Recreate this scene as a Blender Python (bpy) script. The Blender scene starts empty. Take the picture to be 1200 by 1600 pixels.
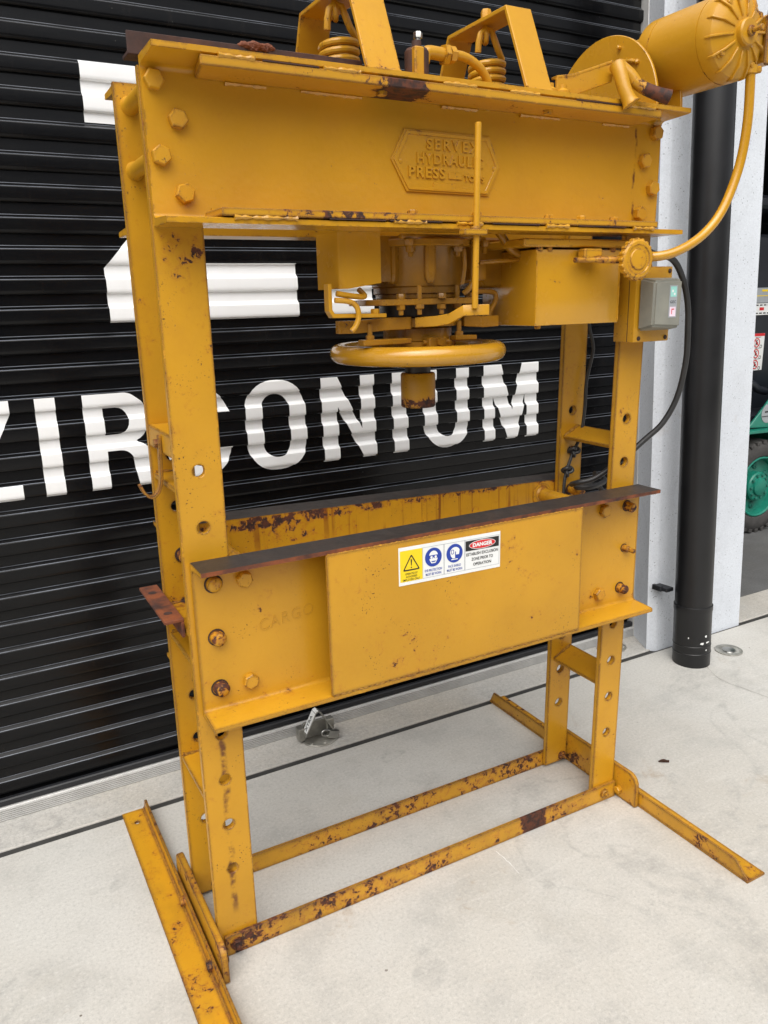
import bpy, bmesh, math, random
from mathutils import Vector, Matrix
random.seed(7)
R = math.radians
scene = bpy.context.scene
C = scene.collection

# ---------------------------------------------------------------- camera, sky, sun, exposure
cam_d = bpy.data.cameras.new('camera')
cam = bpy.data.objects.new('camera', cam_d)
C.objects.link(cam)
yaw, pitch, roll = R(28.326), R(-14.9801), R(-1.4191)
fw = Vector((math.sin(yaw)*math.cos(pitch), math.cos(yaw)*math.cos(pitch), math.sin(pitch)))
rt = fw.cross(Vector((0, 0, 1))).normalized()
up = rt.cross(fw)
rt2 = rt*math.cos(roll) + up*math.sin(roll)
up2 = up*math.cos(roll) - rt*math.sin(roll)
m = Matrix((rt2, up2, -fw)).transposed().to_4x4()
m.translation = Vector((-0.2517, -1.6368, 1.5865))
cam.matrix_world = m
cam_d.sensor_fit = 'VERTICAL'
cam_d.sensor_height = 24.0
cam_d.lens = 1233.66/1600*24.0
cam_d.clip_start = 0.02
cam_d.clip_end = 600
scene.camera = cam

SUN_EL, SUN_AZ = R(57), R(214)
world = bpy.data.worlds.new('World')
scene.world = world
world.use_nodes = True
wn = world.node_tree
wn.nodes.clear()
sky = wn.nodes.new('ShaderNodeTexSky')
sky.sky_type = 'NISHITA'
sky.sun_disc = False
sky.sun_elevation = SUN_EL
sky.sun_rotation = SUN_AZ
sky.air_density = 1.0
sky.dust_density = 4.0
hs = wn.nodes.new('ShaderNodeHueSaturation')
hs.inputs['Saturation'].default_value = 0.22
bg = wn.nodes.new('ShaderNodeBackground')
bg.inputs['Strength'].default_value = 0.070
wo = wn.nodes.new('ShaderNodeOutputWorld')
wn.links.new(sky.outputs[0], hs.inputs['Color'])
wn.links.new(hs.outputs[0], bg.inputs['Color'])
wn.links.new(bg.outputs[0], wo.inputs['Surface'])

sun_d = bpy.data.lights.new('sun', 'SUN')
sun_d.energy = 1.5
sun_d.angle = R(72)
sun_d.color = (1.0, 0.97, 0.92)
sun = bpy.data.objects.new('sun', sun_d)
C.objects.link(sun)
# sun_rotation of the sky turns clockwise from +Y
sd = Vector((math.sin(SUN_AZ)*math.cos(SUN_EL), math.cos(SUN_AZ)*math.cos(SUN_EL), math.sin(SUN_EL)))
sun.rotation_euler = (-sd).to_track_quat('-Z', 'Y').to_euler()

vs = scene.view_settings
vs.view_transform = 'Standard'
vs.look = 'None'
vs.exposure = 1.12
vs.gamma = 1.0
vs.use_curve_mapping = False
scene.render.engine = 'CYCLES'
cy = scene.cycles
cy.max_bounces = 5
cy.diffuse_bounces = 3
cy.glossy_bounces = 2
cy.transmission_bounces = 1
cy.caustics_reflective = False
cy.caustics_refractive = False

# ---------------------------------------------------------------- material helpers
class N:
    def __init__(s, name):
        s.m = bpy.data.materials.new(name)
        s.m.use_nodes = True
        s.t = s.m.node_tree
        s.t.nodes.clear()
        s.out = s.t.nodes.new('ShaderNodeOutputMaterial')
        s.b = s.t.nodes.new('ShaderNodeBsdfPrincipled')
        s.t.links.new(s.b.outputs[0], s.out.inputs[0])
        s.co = None
    def put(s, sock, v):
        if hasattr(v, 'node'):
            s.t.links.new(v, sock)
        elif isinstance(v, (tuple, list)) and sock.type == 'RGBA' and len(v) == 3:
            sock.default_value = (*v, 1)
        else:
            sock.default_value = v
    def coord(s):
        if s.co is None:
            s.co = s.t.nodes.new('ShaderNodeTexCoord').outputs['Object']
        return s.co
    def mapping(s, scale, v=None):
        n = s.t.nodes.new('ShaderNodeMapping')
        s.put(n.inputs['Vector'], v or s.coord())
        n.inputs['Scale'].default_value = scale
        return n.outputs[0]
    def noise(s, scale, detail=4, rough=.55, v=None, dist=0.0):
        n = s.t.nodes.new('ShaderNodeTexNoise')
        s.put(n.inputs['Vector'], v or s.coord())
        n.inputs['Scale'].default_value = scale
        n.inputs['Detail'].default_value = detail
        n.inputs['Roughness'].default_value = rough
        n.inputs['Distortion'].default_value = dist
        return n.outputs['Fac']
    def voro(s, scale, feature='F1', v=None, rnd=1.0):
        n = s.t.nodes.new('ShaderNodeTexVoronoi')
        n.feature = feature
        s.put(n.inputs['Vector'], v or s.coord())
        n.inputs['Scale'].default_value = scale
        n.inputs['Randomness'].default_value = rnd
        return n.outputs['Distance']
    def math(s, op, a, b=0.0, c=0.0, clamp=False):
        n = s.t.nodes.new('ShaderNodeMath')
        n.operation = op
        n.use_clamp = clamp
        for i, v in enumerate((a, b, c)):
            s.put(n.inputs[i], v)
        return n.outputs[0]
    def step(s, v, lo, hi, a=0.0, b=1.0):
        n = s.t.nodes.new('ShaderNodeMapRange')
        n.interpolation_type = 'SMOOTHSTEP'
        s.put(n.inputs['Value'], v)
        n.inputs['From Min'].default_value = lo
        n.inputs['From Max'].default_value = hi
        n.inputs['To Min'].default_value = a
        n.inputs['To Max'].default_value = b
        return n.outputs[0]
    def mix(s, f, a, b, mode='MIX'):
        n = s.t.nodes.new('ShaderNodeMix')
        n.data_type = 'RGBA'
        n.blend_type = mode
        s.put(n.inputs[0], f)
        s.put(n.inputs[6], a)
        s.put(n.inputs[7], b)
        return n.outputs[2]
    def edge(s, radius, gain):
        bv = s.t.nodes.new('ShaderNodeBevel')
        bv.samples = 2
        bv.inputs['Radius'].default_value = radius
        g = s.t.nodes.new('ShaderNodeNewGeometry')
        d = s.t.nodes.new('ShaderNodeVectorMath')
        d.operation = 'DOT_PRODUCT'
        s.t.links.new(bv.outputs[0], d.inputs[0])
        s.t.links.new(g.outputs['Normal'], d.inputs[1])
        return s.math('MULTIPLY', s.math('SUBTRACT', 1.0, d.outputs['Value']), gain, clamp=True)
    def sep(s, v=None):
        n = s.t.nodes.new('ShaderNodeSeparateXYZ')
        s.put(n.inputs[0], v or s.coord())
        return n.outputs
    def bump(s, h, strength, dist):
        n = s.t.nodes.new('ShaderNodeBump')
        n.inputs['Strength'].default_value = strength
        n.inputs['Distance'].default_value = dist
        s.put(n.inputs['Height'], h)
        s.t.links.new(n.outputs[0], s.b.inputs['Normal'])
    def set(s, **k):
        for a, v in k.items():
            s.put(s.b.inputs[a.replace('_', ' ')], v)
        return s.m

YEL = (0.535, 0.267, 0.014)

def paint(name, chips=0.3, edge=0.5, streak=0.0, stain=0.3, grime=0.0, patches=(), base=YEL, rough=.30, speck=.3, drip=None, coat=0.0, erad=.0085):
    n = N(name)
    big = n.noise(2.2, 2)
    mid = n.noise(14, 3, .6)
    fine = n.noise(130, 2, .6)
    col = n.mix(n.step(big, .35, .65), tuple(c*.90 for c in base), tuple(min(1, c*1.07) for c in base))
    col = n.mix(n.math('MULTIPLY', n.step(mid, .45, .75), .22), col, (base[0]*.80, base[1]*.70, base[2]*.8))
    col = n.mix(n.math('MULTIPLY', n.step(fine, .35, .7), .10), col, (base[0]*1.12, base[1]*1.15, base[2]*1.6))
    c1 = n.noise(46, 5, .70, dist=.4)
    c2 = n.noise(7.5, 2, .6)
    v = n.math('ADD', n.math('MULTIPLY', c1, .62), n.math('MULTIPLY', c2, .38))
    eg = n.edge(erad, 3.4)
    v = n.math('ADD', v, n.math('MULTIPLY', eg, .19*edge))
    X, Y, Z = n.sep()
    for (ax, c, w, s) in patches:
        src = {'x': X, 'y': Y, 'z': Z}[ax]
        d = n.math('ABSOLUTE', n.math('SUBTRACT', src, c))
        v = n.math('ADD', v, n.step(d, w*.35, w*1.3, s, 0.0))
    th = .668 - .13*chips
    mask = n.step(v, th, th+.022)
    if speck:
        sp = n.step(n.noise(190, 3, .6), .635, .665)
        sg = n.step(n.noise(10, 5, .65), .60-.16*speck, .68-.12*speck)
        mask = n.math('MAXIMUM', mask, n.math('MULTIPLY', sp, sg))
    halo = n.step(v, th-.075, th+.005)
    rn = n.noise(60, 3, .65)
    rust = n.mix(n.step(rn, .38, .62), (.030, .013, .010), (.105, .030, .012))
    col = n.mix(n.math('MULTIPLY', halo, .55*stain + .12), col, (.40, .13, .018))
    if streak:
        sv = n.mapping((55, 55, 2.0))
        st = n.noise(1.0, 4, .6, v=sv)
        sm = n.step(st, .60-.10*streak, .74-.08*streak)
        sm = n.math('MULTIPLY', sm, n.step(n.noise(5, 3), .34, .56))
        col = n.mix(n.math('MULTIPLY', sm, .85*streak), col, (.20, .055, .012))
    if drip:
        xc, w, z0, z1 = drip
        wob = n.math('MULTIPLY', n.math('SUBTRACT', n.noise(1.0, 4, .6, v=n.mapping((1, 1, 14))), .5), .030)
        dd = n.math('ABSOLUTE', n.math('SUBTRACT', n.math('ADD', X, wob), xc))
        dm = n.math('MULTIPLY', n.step(dd, w*.2, w, 1, 0), n.step(n.noise(24, 5, .65), .40, .60))
        dm = n.math('MULTIPLY', dm, n.math('MULTIPLY', n.step(Z, z0, z0+.05), n.step(Z, z1, z1+.01, 1, 0)))
        col = n.mix(n.math('MULTIPLY', dm, .92), col, (.115, .034, .012))
    if grime:
        gn = n.noise(4.5, 6, .65)
        col = n.mix(n.math('MULTIPLY', n.step(gn, .42, .72), grime), col, (.10, .055, .02))
    col = n.mix(mask, col, rust)
    rv = n.math('ADD', rough-.05, n.math('MULTIPLY', mid, .14))
    n.set(Base_Color=col, Roughness=n.math('ADD', rv, n.math('MULTIPLY', mask, .42)))
    n.b.inputs['Specular IOR Level'].default_value = .45
    if coat:
        n.b.inputs['Coat Weight'].default_value = coat
        n.b.inputs['Coat Roughness'].default_value = .07
    peel = n.noise(75, 2, .5)
    run = n.noise(20, 2, .5)
    h = n.math('ADD', n.math('MULTIPLY', peel, .35), n.math('MULTIPLY', run, .55))
    h = n.math('SUBTRACT', h, n.math('MULTIPLY', mask, .8))
    n.bump(h, .42, .0024)
    return n.m

M = {}
M['paint'] = paint('yellow_paint', .22, .55, speck=.35)
M['paint_clean'] = paint('yellow_paint_smooth', 0.0, .50, stain=.15, rough=.24, speck=.14, coat=.55)
M['paint_head'] = paint('yellow_paint_head', .05, .8, stain=.15, rough=.22, speck=.14, drip=(1.400, .006, 1.74, 1.995))
M['paint_bed'] = paint('yellow_paint_bed', .22, 1.5, erad=.012, stain=.5, speck=.42)
M['paint_leg'] = paint('yellow_paint_leg', .28, 1.4, erad=.012, stain=.5, speck=.50)
M['paint_leg_drip'] = paint('yellow_paint_leg_rust_runs', .25, 1.1, stain=.5, speck=.45, drip=(.1865, .012, .10, .660))
M['paint_base'] = paint('yellow_paint_base', .92, 2.4, stain=.9, grime=.38, erad=.020, speck=1.1, patches=(('x', 1.125, .045, .22), ('x', .62, .25, .03)))
M['paint_rear_rail'] = paint('yellow_paint_rear_rail', .86, 1.9, stain=.8, grime=.45, erad=.020, speck=1.2, patches=(('x', .80, .25, .03), ('x', 1.25, .12, .04)))
M['paint_foot'] = paint('yellow_paint_foot', .66, 2.3, stain=.7, grime=.30, erad=.016, speck=.85)
M['paint_streak'] = paint('yellow_paint_rust_runs', .45, .9, streak=1.0, stain=.9, grime=.22, speck=.8, patches=(('z', 1.036, .020, .105),))
M['paint_beam_edge'] = paint('yellow_paint_beam_edge', .50, 1.7, stain=.5, speck=.5, patches=(('x', .545, .085, .100), ('x', .46, .06, .06)))
M['paint_top_edge'] = paint('yellow_paint_top_edge', .36, 1.2, stain=.5, patches=(('x', .665, .062, .26),))
M['paint_oily_shaded'] = paint('yellow_paint_oily_shaded', .20, .5, grime=.75, rough=.26, speck=.5, base=(.36, .165, .010))  # oily grime, with shade under the head also worked into the darker base
M['paint_grip'] = paint('worn_grip_paint', .55, .6, patches=(('x', 1.345, .06, .30),))
M['paint_bolt'] = paint('yellow_paint_bolt', .30, .6, stain=.4, speck=.4)
M['paint_pin'] = paint('chipped_pin_paint', 1.15, 1.0, stain=1.0, speck=1.0)
M['paint_ram'] = paint('chipped_ram_paint', .45, .6, stain=.9, speck=.8, patches=(('z', 1.316, .035, .20),))

def simple(name, col, rough=.5, metal=0.0, bump=0.0, scale=80, var=.15, spec=.5):
    n = N(name)
    f = n.noise(scale*.12, 5, .6)
    g = n.noise(scale, 4, .6)
    c = n.mix(n.step(f, .3, .7), tuple(x*(1-var) for x in col), tuple(min(1, x*(1+var)) for x in col))
    n.set(Base_Color=c, Roughness=n.math('ADD', rough-.06, n.math('MULTIPLY', g, .12)), Metallic=metal)
    n.b.inputs['Specular IOR Level'].default_value = spec
    if bump:
        n.bump(g, bump, .001)
    return n.m

def rust_mat(name, a, b, c, rough=.75, edge=.0):
    n = N(name)
    f = n.step(n.noise(22, 7, .7), .34, .66)
    g = n.step(n.noise(9, 5, .6), .50, .68)
    col = n.mix(f, a, b)
    col = n.mix(g, col, c)
    if edge:
        col = n.mix(n.math('MULTIPLY', n.edge(.005, 3), edge), col, (.30, .10, .02))
    n.set(Base_Color=col, Roughness=n.math('ADD', rough-.1, n.math('MULTIPLY', n.noise(60, 4), .2)))
    n.bump(n.noise(90, 6, .7), .45, .0015)
    return n.m

M['rust_orange'] = rust_mat('orange_rust', (.22, .058, .016), (.095, .030, .016), (.030, .014, .012))
M['rust_dark'] = rust_mat('dark_rust', (.055, .024, .018), (.030, .015, .013), (.085, .034, .018))
M['bed_steel'] = rust_mat('worn_dark_steel', (.038, .030, .026), (.026, .021, .019), (.050, .034, .026), rough=.50)
M['oily'] = simple('oily_dark_steel', (.030, .022, .016), .30, .3, var=.4)
M['steel'] = simple('bare_steel', (.42, .42, .40), .32, 1.0, var=.2)
M['zinc'] = simple('dull_zinc', (.42, .41, .37), .42, .75, var=.35)
M['cable'] = simple('black_cable_rubber', (.022, .022, .023), .45, var=.2)
M['black'] = simple('black_print', (.012, .012, .012), .5, var=.05)
M['black_pipe'] = simple('black_pipe_paint', (.0085, .0085, .0095), .36, var=.25, bump=.04, scale=40)
M['grey_box'] = None
M['white'] = simple('white_print', (.78, .79, .78), .35, var=.02)
M['yellow_print'] = simple('yellow_print', (.85, .62, .01), .35, var=.02)
M['blue_print'] = simple('blue_print', (.012, .045, .33), .35, var=.05)
M['red_print'] = simple('red_print', (.62, .015, .02), .35, var=.05)
M['grey_print'] = simple('grey_print', (.33, .35, .37), .4, var=.05)
M['teal_print'] = simple('teal_print', (.30, .62, .56), .35, var=.15)
M['pink_print'] = simple('pink_print', (.75, .62, .72), .35, var=.15)
M['alu'] = simple('brushed_aluminium', (.60, .595, .58), .45, .35, var=.1)
M['plastic_dark'] = simple('dark_plastic', (.014, .015, .018), .5)
M['teal'] = simple('teal_enamel', (.012, .20, .14), .34, var=.15)
M['teal_dull'] = simple('teal_enamel_dull', (.016, .15, .11), .5, var=.25)
M['tyre'] = simple('tyre_rubber', (.055, .052, .050), .8, var=.3, bump=.2)
M['navy'] = simple('forklift_dark_steel', (.010, .012, .018), .45, var=.2)
M['leaf'] = simple('dry_leaf', (.12, .05, .03), .7, var=.4)

def m_grey_box():
    n = N('grey_enclosure')
    a = n.step(n.noise(6, 6, .65), .35, .7)
    col = n.mix(a, (.27, .265, .22), (.20, .20, .175))
    s = n.step(n.noise(30, 6, .7), .66, .70)
    col = n.mix(s, col, (.13, .10, .07))
    n.set(Base_Color=col, Roughness=.52)
    n.bump(n.noise(120, 3), .12, .001)
    return n.m
M['grey_box'] = m_grey_box()

def m_door():
    n = N('black_door_enamel')
    d = n.noise(1.0, 4, .6, v=n.mapping((9, 9, 60)))
    dust = n.noise(55, 5, .7)
    col = n.mix(n.step(d, .4, .7), (.0036, .0038, .0046), (.0058, .0058, .0062))
    streak = n.step(n.noise(1.0, 3, .5, v=n.mapping((28, 28, .9))), .56, .72)
    col = n.mix(n.math('MULTIPLY', streak, .30), col, (.014, .012, .011))
    spk = n.step(n.voro(24), .030, .045, 1, 0)
    gate = n.step(n.noise(5, 3), .52, .60)
    col = n.mix(n.math('MULTIPLY', n.math('MULTIPLY', spk, gate), .6), col, (.15, .145, .13))
    n.set(Base_Color=col, Roughness=n.math('ADD', .16, n.math('MULTIPLY', dust, .12)))
    n.b.inputs['Specular IOR Level'].default_value = .24
    n.bump(n.noise(1.0, 2, .5, v=n.mapping((2, 30, 30))), .05, .002)
    return n.m
M['door'] = m_door()
M['door_edge'] = simple('rib_edge_glint', (.105, .115, .135), .38, var=.5, scale=60)  # lighter grey stands in for sky reflected on the rib edges

def m_door_white():
    n = N('white_door_enamel')
    a = n.step(n.noise(1.0, 5, .6, v=n.mapping((8, 8, 2))), .45, .8)
    col = n.mix(n.math('MULTIPLY', a, .25), (.88, .885, .89), (.74, .73, .70))
    n.set(Base_Color=col, Roughness=.40)
    return n.m
M['door_white'] = m_door_white()

def m_concrete(name, base, warm, speck=1.0, stain=1.0, holes=0.0):
    n = N(name)
    dk = lambda k: tuple(c*k for c in base)
    a = n.noise(.9, 6, .6)
    b = n.noise(4.2, 8, .68)
    f = n.noise(110, 5, .75)
    f2 = n.noise(300, 3, .7)
    col = n.mix(n.step(a, .36, .64), base, warm)
    col = n.mix(n.math('MULTIPLY', n.step(b, .46, .70), .42*stain), col, dk(.66))
    b2 = n.noise(1.7, 7, .7, dist=.8)
    col = n.mix(n.math('MULTIPLY', n.step(b2, .50, .66), .26*stain), col, (base[0]*.74, base[1]*.71, base[2]*.66))
    # worn blotches with a ring-like outline
    w = n.noise(1.3, 3, .5, dist=1.6)
    ring = n.step(n.math('ABSOLUTE', n.math('SUBTRACT', w, .60)), .0, .035, 1, 0)
    ring = n.math('MULTIPLY', ring, n.step(n.noise(25, 4, .7), .35, .65))
    col = n.mix(n.math('MULTIPLY', ring, .42*stain), col, dk(.60))
    # trowel scuffs
    sc = n.noise(1.0, 5, .6, v=n.mapping((3, 40, 3)), dist=.5)
    col = n.mix(n.math('MULTIPLY', n.step(sc, .56, .70), .16*stain), col, tuple(min(1, c*1.25) for c in base))
    # sand grains: light and dark
    col = n.mix(n.math('MULTIPLY', n.step(f, .50, .66), .55*speck), col, dk(.58))
    col = n.mix(n.math('MULTIPLY', n.step(f2, .50, .68), .50*speck), col, dk(.55))
    col = n.mix(n.math('MULTIPLY', n.step(f, .46, .34), .45*speck), col, tuple(min(1, c*1.3) for c in base))
    # loose dirt specks
    vv = n.math('ADD', n.voro(9), n.math('MULTIPLY', n.math('SUBTRACT', n.noise(120, 3), .5), .05))
    sp = n.step(vv, .028, .042, 1, 0)
    gate = n.step(n.noise(3.1, 3), .50, .56)
    col = n.mix(n.math('MULTIPLY', n.math('MULTIPLY', sp, gate), .75*stain), col, (.08, .055, .04))
    rs = n.step(n.noise(3.3, 7, .72, dist=.6), .62, .72)
    col = n.mix(n.math('MULTIPLY', rs, .40*stain), col, (.33, .25, .17))
    h = n.math('ADD', n.math('MULTIPLY', f, .5), n.math('MULTIPLY', f2, .5))
    if holes:
        hv = n.math('ADD', n.voro(58), n.math('MULTIPLY', n.math('SUBTRACT', n.noise(200, 2), .5), .3))
        hm = n.math('MULTIPLY', n.step(hv, .10, .17, 1, 0), n.step(n.noise(11, 3), .43, .55))
        col = n.mix(n.math('MULTIPLY', hm, holes), col, dk(.42))
        h = n.math('SUBTRACT', h, n.math('MULTIPLY', hm, 2.0))
    n.set(Base_Color=col, Roughness=.82)
    n.b.inputs['Specular IOR Level'].default_value = .3
    n.bump(h, .35, .0018)
    return n.m
M['ground'] = m_concrete('driveway_concrete', (.510, .500, .470), (.490, .470, .430), speck=.75, stain=1.15)
M['threshold'] = m_concrete('threshold_concrete', (.48, .47, .445), (.45, .415, .36), stain=1.5)
M['panel'] = m_concrete('precast_concrete', (.665, .70, .75), (.62, .65, .70), speck=.5, stain=.5, holes=.9)
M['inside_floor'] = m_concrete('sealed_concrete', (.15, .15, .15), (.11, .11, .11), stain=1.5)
M['crack'] = simple('crack_dirt', (.22, .20, .18), .9)
M['chalk'] = simple('chalk', (.80, .80, .78), .9)
M['joint'] = simple('joint_sealant', (.035, .034, .032), .7, var=.3)
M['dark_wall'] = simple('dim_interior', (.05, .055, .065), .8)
M['opp_wall'] = simple('grey_cladding', (.16, .165, .175), .7)
M['wall'] = simple('painted_wall', (.42, .43, .45), .8)

# ---------------------------------------------------------------- mesh helpers
def finish(bm, smooth=35):
    bmesh.ops.recalc_face_normals(bm, faces=bm.faces)
    for f in bm.faces:
        f.smooth = True

def obj(name, bm, mats, parent=None, loc=None, sharp=32):
    me = bpy.data.meshes.new(name)
    finish(bm)
    bm.to_mesh(me)
    bm.free()
    me.set_sharp_from_angle(angle=R(sharp))
    for mt in (mats if isinstance(mats, (list, tuple)) else [mats]):
        me.materials.append(M[mt])
    o = bpy.data.objects.new(name, me)
    C.objects.link(o)
    if parent:
        o.parent = parent
    if loc:
        o.location = loc
    return o

def dup(o, parent=None, loc=None, rot=None):
    c = o.copy()
    C.objects.link(c)
    c.parent = parent if parent is not None else o.parent
    if loc is not None:
        c.location = loc
    if rot is not None:
        c.rotation_euler = rot
    return c

def thing(name, label, cat, loc=(0, 0, 0), group=None):
    o = bpy.data.objects.new(name, None)
    o.empty_display_size = .1
    C.objects.link(o)
    o.location = loc
    return tag(o, label, cat, group)

def tag(o, label, cat, group=None):
    o['label'] = label
    o['category'] = cat
    if group:
        o['group'] = group
    return o

def structure(o):
    o['kind'] = 'structure'
    return o

def new():
    return bmesh.new()

def add(bm, src, mat=None, mi=0):
    """append bmesh src to bm"""
    vm = {}
    for v in src.verts:
        vm[v] = bm.verts.new(mat @ v.co if mat else v.co)
    for f in src.faces:
        try:
            nf = bm.faces.new([vm[v] for v in f.verts])
            nf.material_index = f.material_index if mi is None else mi
        except ValueError:
            pass
    src.free()
    return bm

def box(bm, x0, x1, y0, y1, z0, z1, bev=.0015, mi=0, mat=None, seg=1):
    b = new()
    bmesh.ops.create_cube(b, size=1)
    for v in b.verts:
        v.co = Vector(((x0+x1)/2+v.co.x*(x1-x0), (y0+y1)/2+v.co.y*(y1-y0), (z0+z1)/2+v.co.z*(z1-z0)))
    if bev:
        bmesh.ops.bevel(b, geom=b.edges[:], offset=bev, segments=seg, affect='EDGES', profile=.6)
    return add(bm, b, mat, mi)

def frame_of(d):
    d = Vector(d).normalized()
    a = Vector((0, 0, 1)) if abs(d.z) < .9 else Vector((1, 0, 0))
    u = d.cross(a).normalized()
    return u, d.cross(u).normalized(), d

def lathe(bm, p, axis, prof, n=28, mi=0, phase=0.0):
    """prof: list of (radius, distance along axis) from p"""
    u, v, d = frame_of(axis)
    p = Vector(p)
    rings = []
    for r, t in prof:
        if r < 1e-6:
            rings.append([bm.verts.new(p+d*t)])
        else:
            rings.append([bm.verts.new(p+d*t+(u*math.cos(phase+2*math.pi*k/n)+v*math.sin(phase+2*math.pi*k/n))*r) for k in range(n)])
    for a, b in zip(rings, rings[1:]):
        for k in range(n):
            k2 = (k+1) % n
            if len(a) == 1 and len(b) == 1:
                continue
            if len(a) == 1:
                f = bm.faces.new([a[0], b[k], b[k2]])
            elif len(b) == 1:
                f = bm.faces.new([a[k], b[0], a[k2]])
            else:
                f = bm.faces.new([a[k], b[k], b[k2], a[k2]])
            f.material_index = mi
    return bm

def cyl(bm, p0, p1, r, r1=None, n=24, bev=.0015, mi=0):
    p0, p1 = Vector(p0), Vector(p1)
    L = (p1-p0).length
    r1 = r if r1 is None else r1
    b = min(bev, r*.4, r1*.4, L*.3)
    return lathe(bm, p0, p1-p0, [(0, 0), (r-b, 0), (r, b), (r1, L-b), (r1-b, L), (0, L)], n, mi)

def hexbolt(bm, p, d, af=.030, h=.014, washer=0, mi=0, phase=None):
    r = af/math.sqrt(3)
    ph = random.random() if phase is None else phase
    if washer:
        lathe(bm, p, d, [(0, 0), (washer, 0), (washer, .003), (0, .003)], 24, mi)
    lathe(bm, p, d, [(0, 0), (r, 0), (r, h*.82), (r*.86, h), (0, h)], 6, mi, ph)
    return bm

def smooth_path(pts, sub=6):
    P = [Vector(p) for p in pts]
    if len(P) < 3:
        return P
    out = []
    for i in range(len(P)-1):
        p0 = P[max(i-1, 0)]; p1 = P[i]; p2 = P[i+1]; p3 = P[min(i+2, len(P)-1)]
        for k in range(sub):
            t = k/sub
            out.append(.5*((2*p1)+(p2-p0)*t+(2*p0-5*p1+4*p2-p3)*t*t+(3*p1-p0-3*p2+p3)*t**3))
    out.append(P[-1])
    return out

def tube(bm, pts, r, n=12, sub=6, mi=0, rr=None):
    P = smooth_path(pts, sub) if sub else [Vector(p) for p in pts]
    t0 = (P[1]-P[0]).normalized()
    u = frame_of(t0)[0]
    rings = []
    for i, p in enumerate(P):
        t = (P[min(i+1, len(P)-1)]-P[max(i-1, 0)]).normalized()
        u = (u-t*u.dot(t)).normalized()
        w = t.cross(u)
        rad = r if rr is None else rr(i/(len(P)-1))
        rings.append([bm.verts.new(p+(u*math.cos(2*math.pi*k/n)+w*math.sin(2*math.pi*k/n))*rad) for k in range(n)])
    for a, b in zip(rings, rings[1:]):
        for k in range(n):
            f = bm.faces.new([a[k], a[(k+1) % n], b[(k+1) % n], b[k]])
            f.material_index = mi
    for ring, s in ((rings[0], -1), (rings[-1], 1)):
        f = bm.faces.new(ring if s > 0 else ring[::-1])
        f.material_index = mi
    return bm

def strip(bm, pts, w_dir, w, t, mi=0, bev=.0012, sub=0):
    """flat bar bent along pts: width w along w_dir, thickness t"""
    P = smooth_path(pts, sub) if sub else [Vector(p) for p in pts]
    W = Vector(w_dir).normalized()*w/2
    b = new()
    L = []
    for i, p in enumerate(P):
        ta = (P[i]-P[i-1]).normalized() if i else (P[1]-P[0]).normalized()
        tb = (P[i+1]-P[i]).normalized() if i < len(P)-1 else ta
        na, nb = ta.cross(W).normalized(), tb.cross(W).normalized()
        nn = (na+nb).normalized()
        nn = nn*(t/2/max(.3, nn.dot(na)))
        L.append([b.verts.new(p+W+nn), b.verts.new(p-W+nn), b.verts.new(p-W-nn), b.verts.new(p+W-nn)])
    for a, c in zip(L, L[1:]):
        for k in range(4):
            b.faces.new([a[k], a[(k+1) % 4], c[(k+1) % 4], c[k]])
    b.faces.new(L[0][::-1])
    b.faces.new(L[-1])
    bmesh.ops.recalc_face_normals(b, faces=b.faces)
    if bev:
        es = [e for e in b.edges if e.calc_face_angle(0) > .6]
        bmesh.ops.bevel(b, geom=es, offset=bev, segments=1, affect='EDGES')
    return add(bm, b, None, mi)

def prism(bm, poly, a0, a1, fn, mi=0, bev=0.0):
    """polygon (p,q) extruded from a0 to a1; fn(p,q,a) -> point"""
    b = new()
    A = [b.verts.new(fn(p, q, a0)) for p, q in poly]
    B = [b.verts.new(fn(p, q, a1)) for p, q in poly]
    n = len(poly)
    for k in range(n):
        b.faces.new([A[k], A[(k+1) % n], B[(k+1) % n], B[k]])
    b.faces.new(A[::-1])
    b.faces.new(B)
    bmesh.ops.recalc_face_normals(b, faces=b.faces)
    if bev:
        es = [e for e in b.edges if e.calc_face_angle(0) > .6]
        bmesh.ops.bevel(b, geom=es, offset=bev, segments=1, affect='EDGES')
    return add(bm, b, None, mi)

AX = lambda p, q, a: Vector((a, p, q))      # profile in YZ, along X
AY = lambda p, q, a: Vector((p, a, q))      # profile in XZ, along Y
AZ = lambda p, q, a: Vector((p, q, a))      # profile in XY, along Z

def circle(cx, cy, r, n=20):
    return [(cx+r*math.cos(2*math.pi*k/n), cy+r*math.sin(2*math.pi*k/n)) for k in range(n)]

def fill_mesh(loops, extrude=0.0, bevel=0.0):
    """2D filled curve -> mesh (loops inside loops are holes)"""
    cu = bpy.data.curves.new('tmp', 'CURVE')
    cu.dimensions = '2D'
    cu.fill_mode = 'BOTH'
    cu.extrude = extrude
    cu.bevel_depth = bevel
    cu.bevel_resolution = 0
    for lp in loops:
        sp = cu.splines.new('POLY')
        sp.points.add(len(lp)-1)
        for k, (x, y) in enumerate(lp):
            sp.points[k].co = (x, y, 0, 1)
        sp.use_cyclic_u = True
    o = bpy.data.objects.new('tmp', cu)
    C.objects.link(o)
    dg = bpy.context.evaluated_depsgraph_get()
    dg.update()
    me = bpy.data.meshes.new_from_object(o.evaluated_get(dg))
    bpy.data.objects.remove(o)
    bpy.data.curves.remove(cu)
    b = new()
    b.from_mesh(me)
    bpy.data.meshes.remove(me)
    bmesh.ops.remove_doubles(b, verts=b.verts, dist=1e-6)
    return b

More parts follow.
